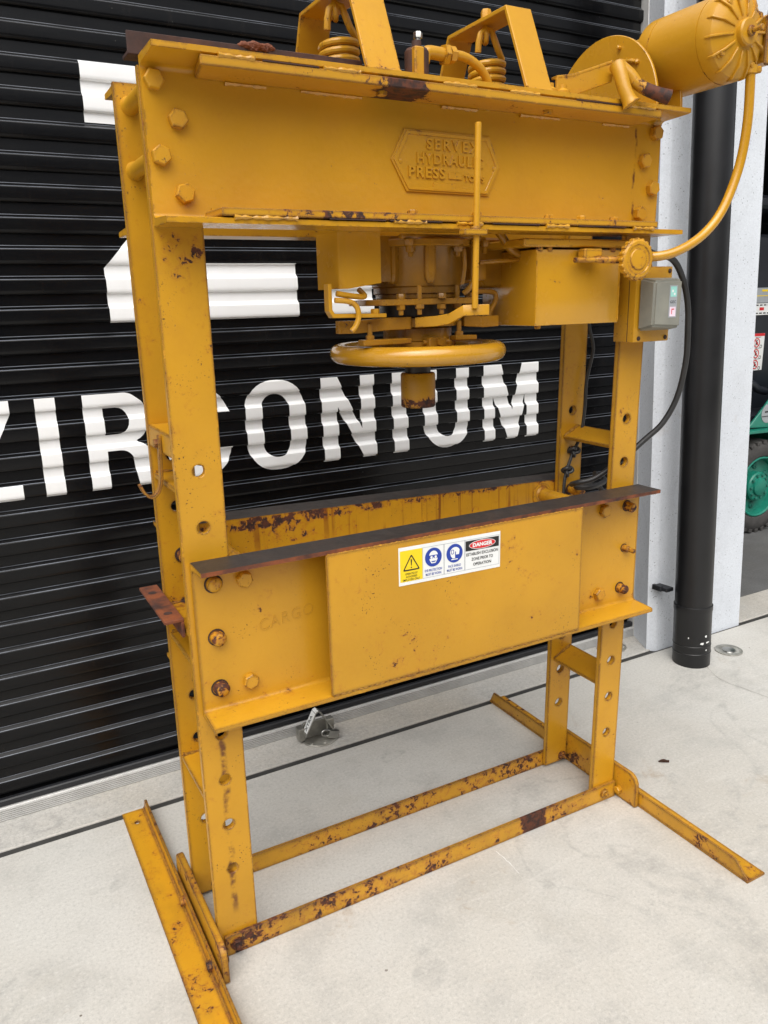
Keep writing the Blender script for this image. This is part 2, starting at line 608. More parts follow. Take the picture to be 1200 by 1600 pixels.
def text_mesh(body, extrude=0.0, spacing=1.0, bold=0.0):
    cu = bpy.data.curves.new('tmp', 'FONT')
    cu.body = body
    cu.extrude = extrude
    cu.space_character = spacing
    cu.offset = bold
    cu.resolution_u = 4
    o = bpy.data.objects.new('tmp', cu)
    C.objects.link(o)
    dg = bpy.context.evaluated_depsgraph_get()
    dg.update()
    me = bpy.data.meshes.new_from_object(o.evaluated_get(dg))
    bpy.data.objects.remove(o)
    bpy.data.curves.remove(cu)
    b = new()
    b.from_mesh(me)
    bpy.data.meshes.remove(me)
    return b

def text_into(bm, body, x0, x1, z0, z1, y, mi=0, depth=0.0, spacing=1.0, bold=0.0):
    """flat lettering on an XZ plane facing -Y, fitted to the box"""
    b = text_mesh(body, 0.5 if depth else 0.0, spacing, bold)
    xs = [v.co.x for v in b.verts]; ys = [v.co.y for v in b.verts]
    ax, bx, ay, by = min(xs), max(xs), min(ys), max(ys)
    for v in b.verts:
        u = (v.co.x-ax)/(bx-ax); w = (v.co.y-ay)/(by-ay)
        v.co = Vector((x0+(x1-x0)*u, y - (v.co.z+.5)*depth if depth else y, z0+(z1-z0)*w))
    return add(bm, b, None, mi)

def plate(bm, loops, y0, y1, bevel=.001, mi=0, mat=None):
    """holed plate in the XZ plane between y0 and y1"""
    b = fill_mesh(loops, (y1-y0)/2-bevel, bevel)
    yc = (y0+y1)/2
    for v in b.verts:
        v.co = Vector((v.co.x, yc-v.co.z, v.co.y))
    return add(bm, b, mat, mi)

def flat(bm, poly, y, mi=0):
    """flat print on an XZ plane facing -Y"""
    b = fill_mesh([poly] if not isinstance(poly[0], list) else poly)
    for v in b.verts:
        v.co = Vector((v.co.x, y, v.co.y))
    return add(bm, b, None, mi)

def rect(x0, x1, z0, z1):
    return [(x0, z0), (x1, z0), (x1, z1), (x0, z1)]

# ---------------------------------------------------------------- the setting: ground
TAU = -0.0459                       # the driveway falls away from the building by this much
def tilt(o):
    """stand an object upright with the building (about the joint at y=.75)"""
    o.rotation_euler = (TAU, 0, 0)
    o.location = (0, .75-.75*math.cos(TAU), -.75*math.sin(TAU))
    return o

bm = new()
def quad(bm, pts, mi=0):
    f = bm.faces.new([bm.verts.new(p) for p in pts])
    f.material_index = mi
box(bm, -120, 120, -160, .7095, -.30, 0, bev=.004)
ground = structure(obj('ground', bm, 'ground'))
def ground_mark(name, pts, w, mat):
    bm = new()
    P_ = smooth_path([(x, y, .0012) for x, y in pts], 8)
    L = []
    for i, p in enumerate(P_):
        t = (P_[min(i+1, len(P_)-1)]-P_[max(i-1, 0)]).normalized()
        q = Vector((-t.y, t.x, 0))*w*(.4+.6*random.random())/2
        j = Vector((-t.y, t.x, 0))*random.uniform(-.4, .4)*w*2
        L.append((bm.verts.new(p+q+j), bm.verts.new(p-q+j)))
    for a, b in zip(L, L[1:]):
        bm.faces.new([a[0], a[1], b[1], b[0]])
    return obj(name, bm, mat, ground)
ground_mark('hairline_crack', [(2.483, .483), (2.44, .40), (2.435, .33), (2.45, .25), (2.464, .17), (2.50, .02), (2.47, -.2)], .0022, 'crack')
ground_mark('chalk_scratch', [(.969, -.022), (.971, -.07), (.970, -.131)], .0026, 'chalk')
bm = new()
box(bm, -120, 120, .70, .742, -.30, -.004, bev=0)
structure(obj('expansion_joint', bm, 'joint'))
bm = new()
box(bm, -120, 120, .7345, .955, -.30, .003, bev=.004)
structure(obj('threshold', bm, 'threshold'))
bm = new()
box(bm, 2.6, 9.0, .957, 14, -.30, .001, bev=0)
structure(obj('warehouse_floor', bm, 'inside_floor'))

# ---------------------------------------------------------------- the building
bld = thing('warehouse', 'warehouse front of pale precast concrete beside the black roller door', 'building')
tilt(bld)
bm = new()
prism(bm, [(2.476, .93), (2.392, .752), (2.390, .746), (2.420, .7205), (2.427, .7190), (2.992, .719), (3.0, .727), (3.0, 1.02), (2.476, 1.02)], -.2, 4.6, AZ)
obj('wall_panel', bm, 'panel', bld)
bm = new()
box(bm, -6.5, 2.474, .86, 1.10, 3.35, 4.6, bev=.005)
obj('lintel', bm, 'panel', bld)
bm = new()
box(bm, 3.002, 9.0, .72, 1.02, 3.6, 4.6, bev=.005)
obj('lintel', bm, 'panel', bld)
bm = new()
box(bm, -7.2, -6.502, .72, 1.02, -.2, 4.6, bev=.005)
obj('side_panel', bm, 'panel', bld)
bm = new()
box(bm, 7.0, 9.0, .725, 1.02, -.2, 3.598, bev=.005)
obj('side_panel', bm, 'panel', bld)
bm = new()
box(bm, 2.48, 2.60, 1.03, 12, -.2, 4.5, bev=0)
box(bm, 9.0, 9.2, 1.03, 12, -.2, 4.5, bev=0)
box(bm, 2.60, 9.0, 12, 12.2, -.2, 4.5, bev=0)
box(bm, 2.60, 9.0, 1.03, 12, 4.3, 4.5, bev=0)
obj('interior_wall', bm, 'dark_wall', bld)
bm = new()
box(bm, 2.452, 2.476, .885, .935, -.05, 3.4, bev=.002)
obj('door_guide', bm, 'alu', bld)

# unseen unit added behind the viewer to darken reflections and block low sky
opp = thing('added_unit', 'unseen grey warehouse unit added across the driveway for the black roller door to reflect', 'building', (0, -15, 0))
bm = new()
box(bm, -24, 24, -6, 0, 0, 5.6, bev=.02)
obj('wall', bm, 'opp_wall', opp)
for x in (-18, -9, 0, 9, 18):
    bm = new()
    box(bm, x-2.4, x+2.4, .0, .06, 0, 4.0, bev=.01)
    obj('shutter', bm, 'door', opp)
bm = new()
box(bm, -24.2, 24.2, -6.2, .3, 5.6, 6.0, bev=.02)
obj('roof', bm, 'opp_wall', opp)

# ---------------------------------------------------------------- roller door
PITCH, Z0 = .0863, .041
YP, YR = .9125, .9270
DOOR_X0, DOOR_X1 = -2.2, 2.458
# one rib from the top of its ledge downwards: (y, dz from ledge front edge)
RIB = [(YR, .0122), (YR-.0016, .0116), (YR-.0018, .0100), (YP+.0034, .0020), (YP+.0012, .0004), (YP, -.0022), (YP+.0002, -.0300),
       (YP+.0008, -.0345), (YP+.0024, -.0388), (YP+.0048, -.0412), (YR, -.0430), (YR, .0122-PITCH)]
def yprof(z):
    d = (z-Z0-.0122) % PITCH
    d = d-PITCH+.0122 if d > 1e-9 else .0122
    for (ya, za), (yb, zb) in zip(RIB, RIB[1:]):
        if zb-1e-9 <= d <= za+1e-9:
            t = (za-d)/(za-zb)
            return ya+(yb-ya)*t
    return YR
door = thing('roller_door', 'black ribbed steel roller door with large white painted lettering', 'roller door')
tilt(door)
bm = new()
front = [(y, z) for y, z in RIB]
back = [(y+.0015, z) for y, z in reversed(RIB)]
prism(bm, front+back, DOOR_X0, DOOR_X1, AX)
bm.faces.ensure_lookup_table()
for k in (1, 3):                    # two bead lines of each rib, sky glints painted on
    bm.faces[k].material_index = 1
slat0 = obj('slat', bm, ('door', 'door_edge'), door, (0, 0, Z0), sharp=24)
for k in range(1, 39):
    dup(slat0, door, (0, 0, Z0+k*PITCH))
bm = new()
prof = [(.888, -.06), (.888, -.010)]
for k in range(9):
    z = -.008+k*.0066
    prof += [(.8855, z), (.8855, z+.0036), (.8890, z+.0040), (.8890, z+.0064)]
prof += [(.890, .0525), (.897, .0550), (.912, .0550), (.912, -.06)]
prism(bm, prof, DOOR_X0, DOOR_X1, AX)
obj('bottom_rail', bm, 'alu', door)
bm = new()
box(bm, DOOR_X0, DOOR_X1, .893, .915, .0552, .078, bev=.004)
obj('rubber_seal', bm, 'plastic_dark', door)
bm = new()
box(bm, DOOR_X0, DOOR_X1, .93, .95, -.1, 3.36, bev=0)
obj('curtain_back', bm, 'plastic_dark', door)
# sheet seam: a second bead line where two sheets lap
bm = new()
box(bm, DOOR_X0, DOOR_X1, .9255, .9275, 1.893, 1.8955, bev=.0004)
obj('sheet_seam', bm, 'door', door)

def arc(cx, cz, rx, rz, a0, a1, n=10):
    return [(cx+rx*math.cos(R(a0+(a1-a0)*k/n)), cz+rz*math.sin(R(a0+(a1-a0)*k/n))) for k in range(n+1)]

def stadium(x0, x1, z0, z1, r, n=8):
    return (arc(x1-r, z1-r, r, r, 0, 90, n)+arc(x0+r, z1-r, r, r, 90, 180, n)
            + arc(x0+r, z0+r, r, r, 180, 270, n)+arc(x1-r, z0+r, r, r, 270, 360, n))

LB, LT = 1.030, 1.3335
GLYPHS = [
    [[(-.29, LT), (-.109, LT), (-.109, 1.291), (-.225, 1.077), (-.102, 1.077), (-.102, LB), (-.29, LB), (-.29, 1.070), (-.176, 1.286), (-.29, 1.286)]],
    [rect(-.038, .0205, LB, LT)],
    [[(.099, LB), (.157, LB), (.157, 1.152)] + arc(.197, 1.112, .041, .040, 90, 0, 6) + [(.2405, 1.075), (.248, LB), (.309, LB), (.300, 1.09)]
     + arc(.244, 1.118, .055, .056, 10, 75, 6) + arc(.232, 1.249, .066, .075, -72, 60, 10) + arc(.223, 1.259, .060, .0745, 62, 90, 4) + [(.099, LT)],
     [(.158, 1.2025), (.158, 1.288)] + arc(.197, 1.2455, .037, .0425, 90, -90, 10)],
    [arc(.457, 1.222, .112, .1115, 12, 180, 16) + arc(.457, 1.1415, .112, .1115, 180, 350, 16)
     + [(.569, 1.126), (.509, 1.126)] + arc(.457, 1.1215, .051, .0505, -5, -180, 10) + arc(.457, 1.239, .051, .0505, 180, 8, 10)],
    [stadium(.623, .8465, 1.024, 1.3385, .100), stadium(.684, .784, 1.070, 1.2905, .048)],
    [[(.910, LB), (.910, LT), (.976, LT), (1.068, 1.140), (1.068, LT), (1.1265, LT), (1.1265, LB), (1.073, LB), (.9725, 1.226), (.9725, LB)]],
    [rect(1.2025, 1.2665, LB, LT)],
    [[(1.3405, LT), (1.3405, 1.125)] + arc(1.4455, 1.125, .105, .099, 180, 360, 16) + [(1.5505, LT), (1.4905, LT), (1.4905, 1.125)]
     + arc(1.4455, 1.118, .045, .046, 0, -180, 10) + [(1.4005, LT)]],
    [[(1.622, LB), (1.622, LT+.002), (1.709, LT+.002), (1.761, 1.150), (1.813, LT+.003), (1.900, LT+.003), (1.898, LB), (1.8365, LB), (1.8365, 1.211),
      (1.7865, LB), (1.7395, LB), (1.6745, 1.206), (1.6745, LB)]],
    # logo: fragments of a broken block mark
    [[(.209, 2.128), (.850, 2.128), (.850, 2.295), (.209, 2.295)]],
    [[(.214, 1.550), (.848, 1.550), (.848, 1.727), (.480, 1.727), (.345, 1.855), (.214, 1.713)]],
    [[(.968, 1.550), (1.142, 1.550), (1.142, 1.84), (.968, 1.66)]],
]
cuts = sorted({round(Z0+k*PITCH+d, 5) for k in range(0, 30) for _, d in RIB})
def lettering(loops, parent, name='painted_letter'):
    b = fill_mesh(loops)
    for v in b.verts:
        v.co = Vector((v.co.x, .9, v.co.y))
    zs = [v.co.z for v in b.verts]
    for zc in cuts:
        if min(zs)+1e-4 < zc < max(zs)-1e-4:
            bmesh.ops.bisect_plane(b, geom=b.verts[:]+b.edges[:]+b.faces[:], plane_co=(0, 0, zc), plane_no=(0, 0, 1), dist=1e-6)
    for v in b.verts:
        v.co.y = yprof(v.co.z)-.0009
    for f in b.faces:
        if f.normal.y > 0:
            f.normal_flip()
    me = bpy.data.meshes.new(name)
    for f in b.faces:
        f.smooth = True
    b.to_mesh(me)
    b.free()
    me.set_sharp_from_angle(angle=R(24))
    me.materials.append(M['door_white'])
    o = bpy.data.objects.new(name, me)
    C.objects.link(o)
    o.parent = parent
    return o
for i, g in enumerate(GLYPHS):
    lettering(g, door, 'painted_letter' if i < 9 else 'painted_logo')

# ---------------------------------------------------------------- the press
press = thing('hydraulic_press', 'tall yellow steel hydraulic workshop press with rust-chipped paint', 'hydraulic press')
P = press
YB = .2385                      # front face of the rear posts
HOLES = [.242, .367, .490, .612, .737, .862, .988, 1.117, 1.243]
def post(x0, x1, y0, lean, z0, z1, mat='paint_leg'):
    bm = new()
    xc = (x0+x1)/2
    loops = [rect(x0, x1, z0, z1)] + [circle(xc, z, .0152, 20) for z in HOLES]
    plate(bm, loops, y0, y0+.0175, .0014)
    for v in bm.verts:
        v.co.x += lean*(v.co.z-.24)
    return obj('post', bm, mat, P)
post(.138, .238, .0115, .0006, .012, 2.020, 'paint_leg_drip')
post(.138, .238, YB, .0006, .012, 2.043)
post(1.377, 1.466, .0115, .0133, .012, 2.020)
post(1.377, 1.466, YB, .0133, .012, 2.030)

def channel(x0, x1, z0, z1, yw, F, sgn, t=.0135, w=.0085, mats=('paint',), dark_top=False, name='beam', zl=0, zr=0):
    """rolled channel, web face at yw, flanges reaching F towards sgn"""
    rr = .011
    pr = []
    def fil(cy, cz, a0, a1):
        return [(cy+rr*math.cos(R(a0+(a1-a0)*k/4)), cz+rr*math.sin(R(a0+(a1-a0)*k/4))) for k in range(5)]
    s = sgn
    pr = [(yw-s*w, z0), (yw+s*F, z0), (yw+s*F, z0+t*.72), (yw+s*(F-.004), z0+t*.86)]
    f1 = [(yw+s*rr*(1-math.sin(R(90*k/4))), z0+t*1.1+rr*(1-math.cos(R(90*k/4)))) for k in range(5)]
    f2 = [(yw+s*rr*(1-math.cos(R(90*k/4))), z1-t*1.1-rr*(1-math.sin(R(90*k/4)))) for k in range(5)]
    pr += f1 + f2
    pr += [(yw+s*(F-.004), z1-t*.86), (yw+s*F, z1-t*.72), (yw+s*F, z1), (yw-s*w, z1)]
    bm = new()
    prism(bm, pr, x0, x1, AX)
    bm.normal_update()
    bmesh.ops.recalc_face_normals(bm, faces=bm.faces)
    if dark_top:
        for f in bm.faces:
            c = f.calc_center_median()
            if c.z > z1-1e-3 and abs(f.normal.z) > .9:
                f.material_index = 1
            elif c.z > z1-t*.8 and abs(f.normal.z) < .3 and c.y*s > yw*s+F-.002:
                f.material_index = 2
    if zl or zr:
        for v in bm.verts:
            v.co.z += zl+(zr-zl)*(v.co.x-x0)/(x1-x0)
    return obj(name, bm, mats, P)

top_f = channel(.141, 1.489, 1.736, 2.037, 0, .095, -1, mats=('paint_head',), name='head_beam')
top_b = channel(.141, 1.489, 1.742, 2.043, YB+.0175+.010, .085, 1, mats=('paint',), name='head_beam')
bed_f = channel(.150, 1.492, .669, 1.044, 0, .078, -1, mats=('paint_bed', 'bed_steel', 'rust_orange'), dark_top=True, name='bed_beam')
bed_b = channel(.150, 1.492, .669, 1.044, YB+.0175+.010, .078, 1, mats=('paint_streak', 'bed_steel', 'rust_orange'), dark_top=True, name='bed_beam', zl=.018, zr=-.022)
# rear beams: the web faces inwards
# doubler plates welded inside the head beam flanges
bm = new()
prism(bm, [(.243, -.0008), (.2255, -.0985), (1.384, -.0985), (1.384, -.0008)], 2.005, 2.0225, AZ, bev=.002)
obj('upper_doubler', bm, 'paint_top_edge', P)
bm = new()
prism(bm, [(.243, -.0008), (.2465, -.0985), (1.394, -.0985), (1.394, -.0008)], 1.7500, 1.7650, AZ, bev=.002)
obj('lower_doubler', bm, 'paint_beam_edge', P)
# weld beads along the doublers
def weld(bm, a, b, r=.005, n=None):
    a, b = Vector(a), Vector(b)
    L = (b-a).length
    k = n or max(4, int(L/.007))
    pts = [a+(b-a)*(i/k) for i in range(k+1)]
    ph = random.random()*9
    tube(bm, pts, r, 6, 0, rr=lambda t: r*(.75+.28*math.sin(t*k*2.1+ph)+.18*math.sin(t*k*.71+ph)))
bm = new()
for x0, x1 in ((.30, .385), (.46, .60), (.80, .90), (1.02, 1.14), (1.28, 1.37)):
    weld(bm, (x0, -.002, 2.003), (x1, -.002, 2.003), .0055)
for x0, x1 in ((.255, .36), (.52, .60), (.72, .83), (1.00, 1.06), (1.19, 1.25)):
    weld(bm, (x0, -.004, 1.767), (x1, -.004, 1.767), .0055)
for x0, x1 in ((.26, .33), (.47, .55), (.745, .83), (.92, 1.0), (1.27, 1.36)):
    weld(bm, (x0, -.0965, 2.0245), (x1, -.0965, 2.0245), .0050)
for x0, x1 in ((.27, .40), (.62, .70), (.78, .85), (1.03, 1.10), (1.31, 1.38)):
    weld(bm, (x0, -.0965, 1.7475), (x1, -.0965, 1.7475), .0050)
obj('weld_bead', bm, 'paint_clean', P)['kind'] = 'stuff'
# open slots between weld runs
bm = new()
for x0, x1 in ((.47, .60), (.61, .74), (.875, 1.01), (1.13, 1.285)):
    box(bm, x0, x1, -.0990, -.0955, 1.7478, 1.7502, bev=.0004)
for x0, x1 in ((.345, .46), (1.11, 1.25)):
    box(bm, x0, x1, -.0990, -.0955, 2.0227, 2.0250, bev=.0004)
obj('weld_gap', bm, 'rust_dark', P)['kind'] = 'stuff'
# small nuts on the flanges
def nut(p, d, af, h, parent, mat='paint_bolt', w=0):
    bm = new()
    hexbolt(bm, p, d, af, h, w)
    return obj('bolt', bm, mat, parent)
for x in (.690, .861, 1.072, 1.174, 1.283):
    nut((x, -.055, 1.765), (0, 0, 1), .020, .012, top_f)
for x in (.62, 1.06):
    nut((x, -.055, 2.005), (0, 0, -1), .020, .008, top_f)
for x, z in ((.162, 1.995), (.202, 1.930), (.164, 1.864), (.204, 1.798), (1.465, 1.993), (1.429, 1.924), (1.463, 1.858), (1.422, 1.793)):
    nut((x, -.0002, z), (0, -1, 0), .033, .017, top_f)
for x, z in ((.266, .988), (.264, .737), (1.352, .985), (1.345, .731)):
    nut((x, -.0002, z), (0, -1, 0), .033, .015, bed_f)
# cut pins through bed and posts
for i, (x, z, L, r, d) in enumerate(((.196, .989, .016, .0175, (.15, -1, -.12)), (.193, .862, .024, .0165, (.15, -1, -.10)), (.191, .737, .024, .0170, (.16, -1, -.05)),
                                  (1.442, .987, .030, .0140, (.25, -1, -.15)), (1.439, .858, .022, .0105, (.25, -1, -.12)), (1.430, .735, .030, .0140, (.2, -1, -.15)))):
    bm = new()
    dv = Vector(d).normalized()
    p0 = Vector((x, .008, z))
    lathe(bm, (x, -.0004, z), (0, -1, 0), [(r*1.22, 0), (r*1.22, .0012), (r*1.02, .0012)], 20, 1)
    lathe(bm, p0, dv, [(0, 0), (r, 0), (r, L), (r*.72, L+.004), (r*.3, L+.006), (0, L+.005)], 16)
    if i == 4:
        cyl(bm, p0+dv*L, p0+dv*(L+.022), .007, n=12)
    obj('pin', bm, ('paint_pin', 'rust_dark'), bed_f)
for x, z in ((.19, .99), (.19, .86), (.19, .737), (1.436, .988), (1.433, .86)):
    bm = new()
    cyl(bm, (x, YB+.001, z+.004), (x, YB-.060, z-.002), .0135, n=16)
    lathe(bm, (x, YB-.0006, z+.004), (0, -1, 0), [(.0185, 0), (.0185, .0015), (.0135, .0015)], 20, 1)
    obj('pin', bm, ('paint_pin', 'rust_dark'), bed_b)
# spacer tubes tying the two bed beams and the head
def spacer(x, z, r=.016, y0=.0115+.0175, y1=YB, mat='paint', lip=True):
    bm = new()
    lathe(bm, (x, y1, z), (0, -1, 0), [(r*1.25, 0), (r*1.16, .006), (r, .012), (r, y1-y0)], 20)
    return obj('spacer_tube', bm, mat, P)
spacer(.169, 2.000); spacer(.167, 1.871); spacer(1.455, 1.99); spacer(1.452, 1.86)
bm = new()
yb0 = YB+.0175+.0015
lathe(bm, (1.335, yb0, .985), (0, -1, 0), [(.036, 0), (.036, .004), (.026, .006), (.021, .012), (.021, yb0-.012)], 24)
obj('spacer_tube', bm, 'paint_streak', P)
bm = new()
lathe(bm, (.285, yb0, .995), (0, -1, 0), [(.036, 0), (.036, .004), (.026, .006), (.021, .012), (.021, yb0-.012)], 24)
obj('spacer_tube', bm, 'paint_streak', P)
# bed cover plate
bm = new()
plate(bm, [[(.4375, .6845), (1.2015, .6815), (1.1985, 1.0325), (.4375, 1.0325)]], -.0800, -.0720, .0008)
cover = obj('cover_plate', bm, 'paint_bed', P)
bm = new()
weld(bm, (.44, -.0765, .6815), (1.20, -.0765, .6795), .0042, 150)
weld(bm, (.44, -.0785, 1.0335), (1.198, -.0785, 1.0335), .0028, 150)
obj('weld_bead', bm, 'paint_bed', cover)['kind'] = 'stuff'
# raised CARGO mill mark on the web
bm = new()
text_into(bm, 'CARGO', .296, .432, .851, .880, -.0002, depth=.0011, spacing=1.15)
for v in bm.verts:
    v.co.z += (v.co.x-.296)*.13
obj('mill_mark', bm, 'paint_bed', bed_f)

# safety sign on the cover plate
SG = dict(white=0, yel=1, black=2, blue=3, red=4, grey=5)
bm = new()
SX0, SX1, SZ0, SZ1 = .623, .922, .9205, 1.0165
YS = -.0804
def sx(u): return SX0+(SX1-SX0)*u
def sz(v): return SZ0+(SZ1-SZ0)*v
box(bm, SX0, SX1, YS-.0006, YS+.0001, SZ0, SZ1, bev=0, mi=0)
y1, y2, y3 = YS-.0010, YS-.0013, YS-.0016
SR = lambda a, b, c, d: rect(sx(a), sx(b), sz(c), sz(d))
for a, b in ((.012, .221), (.223, .428), (.430, .634), (.636, .988)):
    if a > .1:
        for q in (SR(a, b, .090, .098), SR(a, b, .902, .910), SR(a, a+.003, .09, .91), SR(b-.003, b, .09, .91)):
            flat(bm, q, y1, 5)
flat(bm, SR(.012, .221, .09, .91), y1, 1)
def tri(cx, cz, w, h):
    return [(cx-w/2, cz), (cx+w/2, cz), (cx, cz+h)]
cx = sx(.1165)
def rtri(cx, z, w, h, r):
    pts = tri(cx, z, w, h); out = []
    for i in range(3):
        p, q, s = Vector(pts[i-1]), Vector(pts[i]), Vector(pts[(i+1) % 3])
        a = q+(p-q).normalized()*r; b = q+(s-q).normalized()*r
        for k in range(5):
            t = k/4
            out.append(tuple(a*(1-t)**2+q*2*t*(1-t)+b*t*t))
    return out
flat(bm, [rtri(cx, sz(.37), .049, .042, .006), rtri(cx, sz(.37)+.0035, .0385, .0325, .003)], y2, 2)
flat(bm, [(cx-.0022, sz(.56)+.010), (cx+.0022, sz(.56)+.010), (cx+.0010, sz(.50)), (cx-.0010, sz(.50))], y2, 2)
flat(bm, circle(cx, sz(.45), .0019, 10), y2, 2)
for i, s in enumerate(('OPERATED BY', 'AUTHORISED', 'EMPLOYEES ONLY')):
    w = (.115, .105, .165)[i]
    text_into(bm, s, cx-(SX1-SX0)*w/2, cx+(SX1-SX0)*w/2, sz(.265-i*.078), sz(.265-i*.078)+.0052, y2, 2, bold=.012)
for k, (u, lines) in enumerate(((.3255, ('EYE PROTECTION', 'MUST BE WORN')), (.532, ('FACE SHIELD', 'MUST BE WORN')))):
    c = sx(u); cz = sz(.615)
    flat(bm, circle(c, cz, .0240, 36), y2, 3)
    for i, s in enumerate(lines):
        w = (.165, .150)[i] if k == 0 else (.125, .150)[i]
        text_into(bm, s, c-(SX1-SX0)*w/2, c+(SX1-SX0)*w/2, sz(.245-i*.105), sz(.245-i*.105)+.0064, y2, 3, bold=.012)
    if k == 0:      # head with goggles
        flat(bm, [arc(c, cz+.004, .0125, .0125, 0, 180, 12)+[(c-.0115, cz-.006), (c-.006, cz-.0155), (c+.006, cz-.0155), (c+.0115, cz-.006)]], y3, 0)
        flat(bm, [(c-.0135, cz+.0055), (c+.0135, cz+.0055), (c+.012, cz-.003), (c+.003, cz-.003), (c, cz), (c-.003, cz-.003), (c-.012, cz-.003)], y3-.0003, 3)
        flat(bm, circle(c-.006, cz+.0006, .0034, 12), y3-.0006, 0)
        flat(bm, circle(c+.006, cz+.0006, .0034, 12), y3-.0006, 0)
        flat(bm, [(c-.007, cz-.0095), (c+.007, cz-.0095), (c+.004, cz-.0125), (c-.004, cz-.0125)], y3-.0003, 3)
    else:           # head with face shield
        flat(bm, [arc(c+.001, cz+.003, .0145, .0130, 20, 180, 12)+[(c-.011, cz-.007), (c-.006, cz-.013), (c+.002, cz-.013), (c+.003, cz-.004), (c+.013, cz-.004)]], y3, 0)
        flat(bm, [stadium(c-.0105, c-.0025, cz-.002, cz+.010, .003, 4), stadium(c-.0090, c-.0040, cz-.0005, cz+.0085, .002, 4)], y3-.0003, 3)
        flat(bm, [(c+.001, cz+.004), (c+.0035, cz+.004), (c+.003, cz-.012), (c+.001, cz-.012)], y3-.0003, 3)
        flat(bm, [(c-.010, cz-.0145), (c+.009, cz-.0145), (c+.009, cz-.0168), (c-.010, cz-.0168)], y3, 0)
flat(bm, SR(.642, .982, .60, .875), y2, 2)
ec, ez = sx(.812), sz(.7375)
flat(bm, [(ec+.0405*math.cos(2*math.pi*k/40), ez+.0118*math.sin(2*math.pi*k/40)) for k in range(40)], y3, 0)
flat(bm, [(ec+.0390*math.cos(2*math.pi*k/40), ez+.0104*math.sin(2*math.pi*k/40)) for k in range(40)], y3-.0003, 4)
text_into(bm, 'DANGER', ec-.0300, ec+.0300, ez-.0052, ez+.0052, y3-.0006, 0, bold=.035)
text_into(bm, 'DANGER', ec-.0296, ec+.0304, ez-.0049, ez+.0055, y3-.0007, 0, bold=.035)
for i, (s, w) in enumerate((('ESTABLISH EXCLUSION', .325), ('ZONE PRIOR TO', .22), ('OPERATION', .185))):
    text_into(bm, s, ec-(SX1-SX0)*w/2, ec+(SX1-SX0)*w/2, sz(.462-i*.145), sz(.462-i*.145)+.0078, y2, 2, bold=.016)
for v in bm.verts:
    v.co.z += -(v.co.x-SX0)*.015+.002
obj('safety_sign', bm, ('white', 'yellow_print', 'black', 'blue_print', 'red_print', 'grey_print'), cover)['label'] = 'white safety sign with yellow, blue and red DANGER panels'

# name plate
bm = new()
NP = [(.669, 1.887), (.703, 1.9500), (.931, 1.9480), (.962, 1.884), (.929, 1.8205), (.707, 1.8225)]
def scaled(poly, s):
    cx = sum(p[0] for p in poly)/len(poly); cz = sum(p[1] for p in poly)/len(poly)
    return [(cx+(x-cx)*s[0], cz+(z-cz)*s[1]) for x, z in poly]
NPd = []
for i, p in enumerate(NP):              # notched corners
    NPd.append(p)
plate(bm, [NPd], -.0050, -.0002, .0008)
plate(bm, [scaled(NP, (.965, .94)), scaled(NP, (.915, .85))], -.0080, -.0048, .0008)
plate(bm, [scaled(NP, (.915, .85))], -.0056, -.0046, .0003)
nameplate = obj('nameplate', bm, 'paint_clean', P)
bm = new()
text_into(bm, 'SERVEX', .757, .900, 1.911, 1.934, -.0054, depth=.0042, spacing=1.35, bold=.02)
text_into(bm, 'HYDRAULIC', .732, .912, 1.880, 1.903, -.0054, depth=.0042, spacing=1.2, bold=.02)
text_into(bm, 'PRESS', .710, .806, 1.8505, 1.8745, -.0054, depth=.0044, spacing=1.15, bold=.025)
text_into(bm, 'TONS', .858, .914, 1.8490, 1.8630, -.0054, depth=.0040, spacing=1.1, bold=.02)
box(bm, .816, .853, -.0084, -.0052, 1.8515, 1.8655, bev=.0008)
box(bm, .775, .835, -.0084, -.0052, 1.8270, 1.8420, bev=.0008)
for v in bm.verts:
    v.co.z += -(v.co.x-.81)*.012
obj('raised_lettering', bm, 'paint_clean', nameplate)
for x, z in ((.690, 1.884), (.943, 1.880)):
    bm = new()
    lathe(bm, (x, -.0052, z), (0, -1, 0), [(.0052, 0), (.0045, .0022), (0, .0032)], 14)
    obj('rivet', bm, 'paint_clean', nameplate)

# control rod with its guide
bm = new()
cyl(bm, (.8215, -.1065, 1.564), (.8275, -.1065, 1.953), .0072, n=16)
rod = obj('control_rod', bm, 'paint', P)
bm = new()
box(bm, .783, .845, -.122, -.0975, 1.722, 1.7345, bev=.002)
lathe(bm, (.822, -.1065, 1.7345), (0, 0, 1), [(.0115, 0), (.0105, .007), (.0072, .007)], 16)
obj('rod_guide', bm, 'paint_beam_edge', rod)

# ties between front and rear posts
def tie(x0, x1, z0, z1, y0=.0285, y1=YB+.0005, ang=0, mat='paint_leg'):
    bm = new()
    Mx = Matrix.Translation(((x0+x1)/2, 0, (z0+z1)/2)) @ Matrix.Rotation(ang, 4, 'Y') @ Matrix.Translation((-(x0+x1)/2, 0, -(z0+z1)/2))
    box(bm, x0, x1, y0, y1, z0, z1, .0015, mat=Mx)
    b2 = new()
    weld(b2, (x0+.004, y1-.003, z1+.001), (x1-.002, y1-.003, z1+.001), .0055)
    add(bm, b2, Mx)
    obj('cross_tie', bm, mat, P)
bm = new()
box(bm, .139, .205, .0295, YB+.0005, 1.271, 1.321, .002)
obj('cross_tie', bm, 'paint_leg', P)
tie(.142, .215, 1.192, 1.205)
tie(.139, .232, .438, .450)
tie(.142, .232, .784, .797)
tie(.139, .232, .860, .872, mat='paint_streak')
tie(1.398, 1.468, 1.170, 1.181, ang=R(-26))
tie(1.388, 1.470, .420, .432, ang=R(-26))
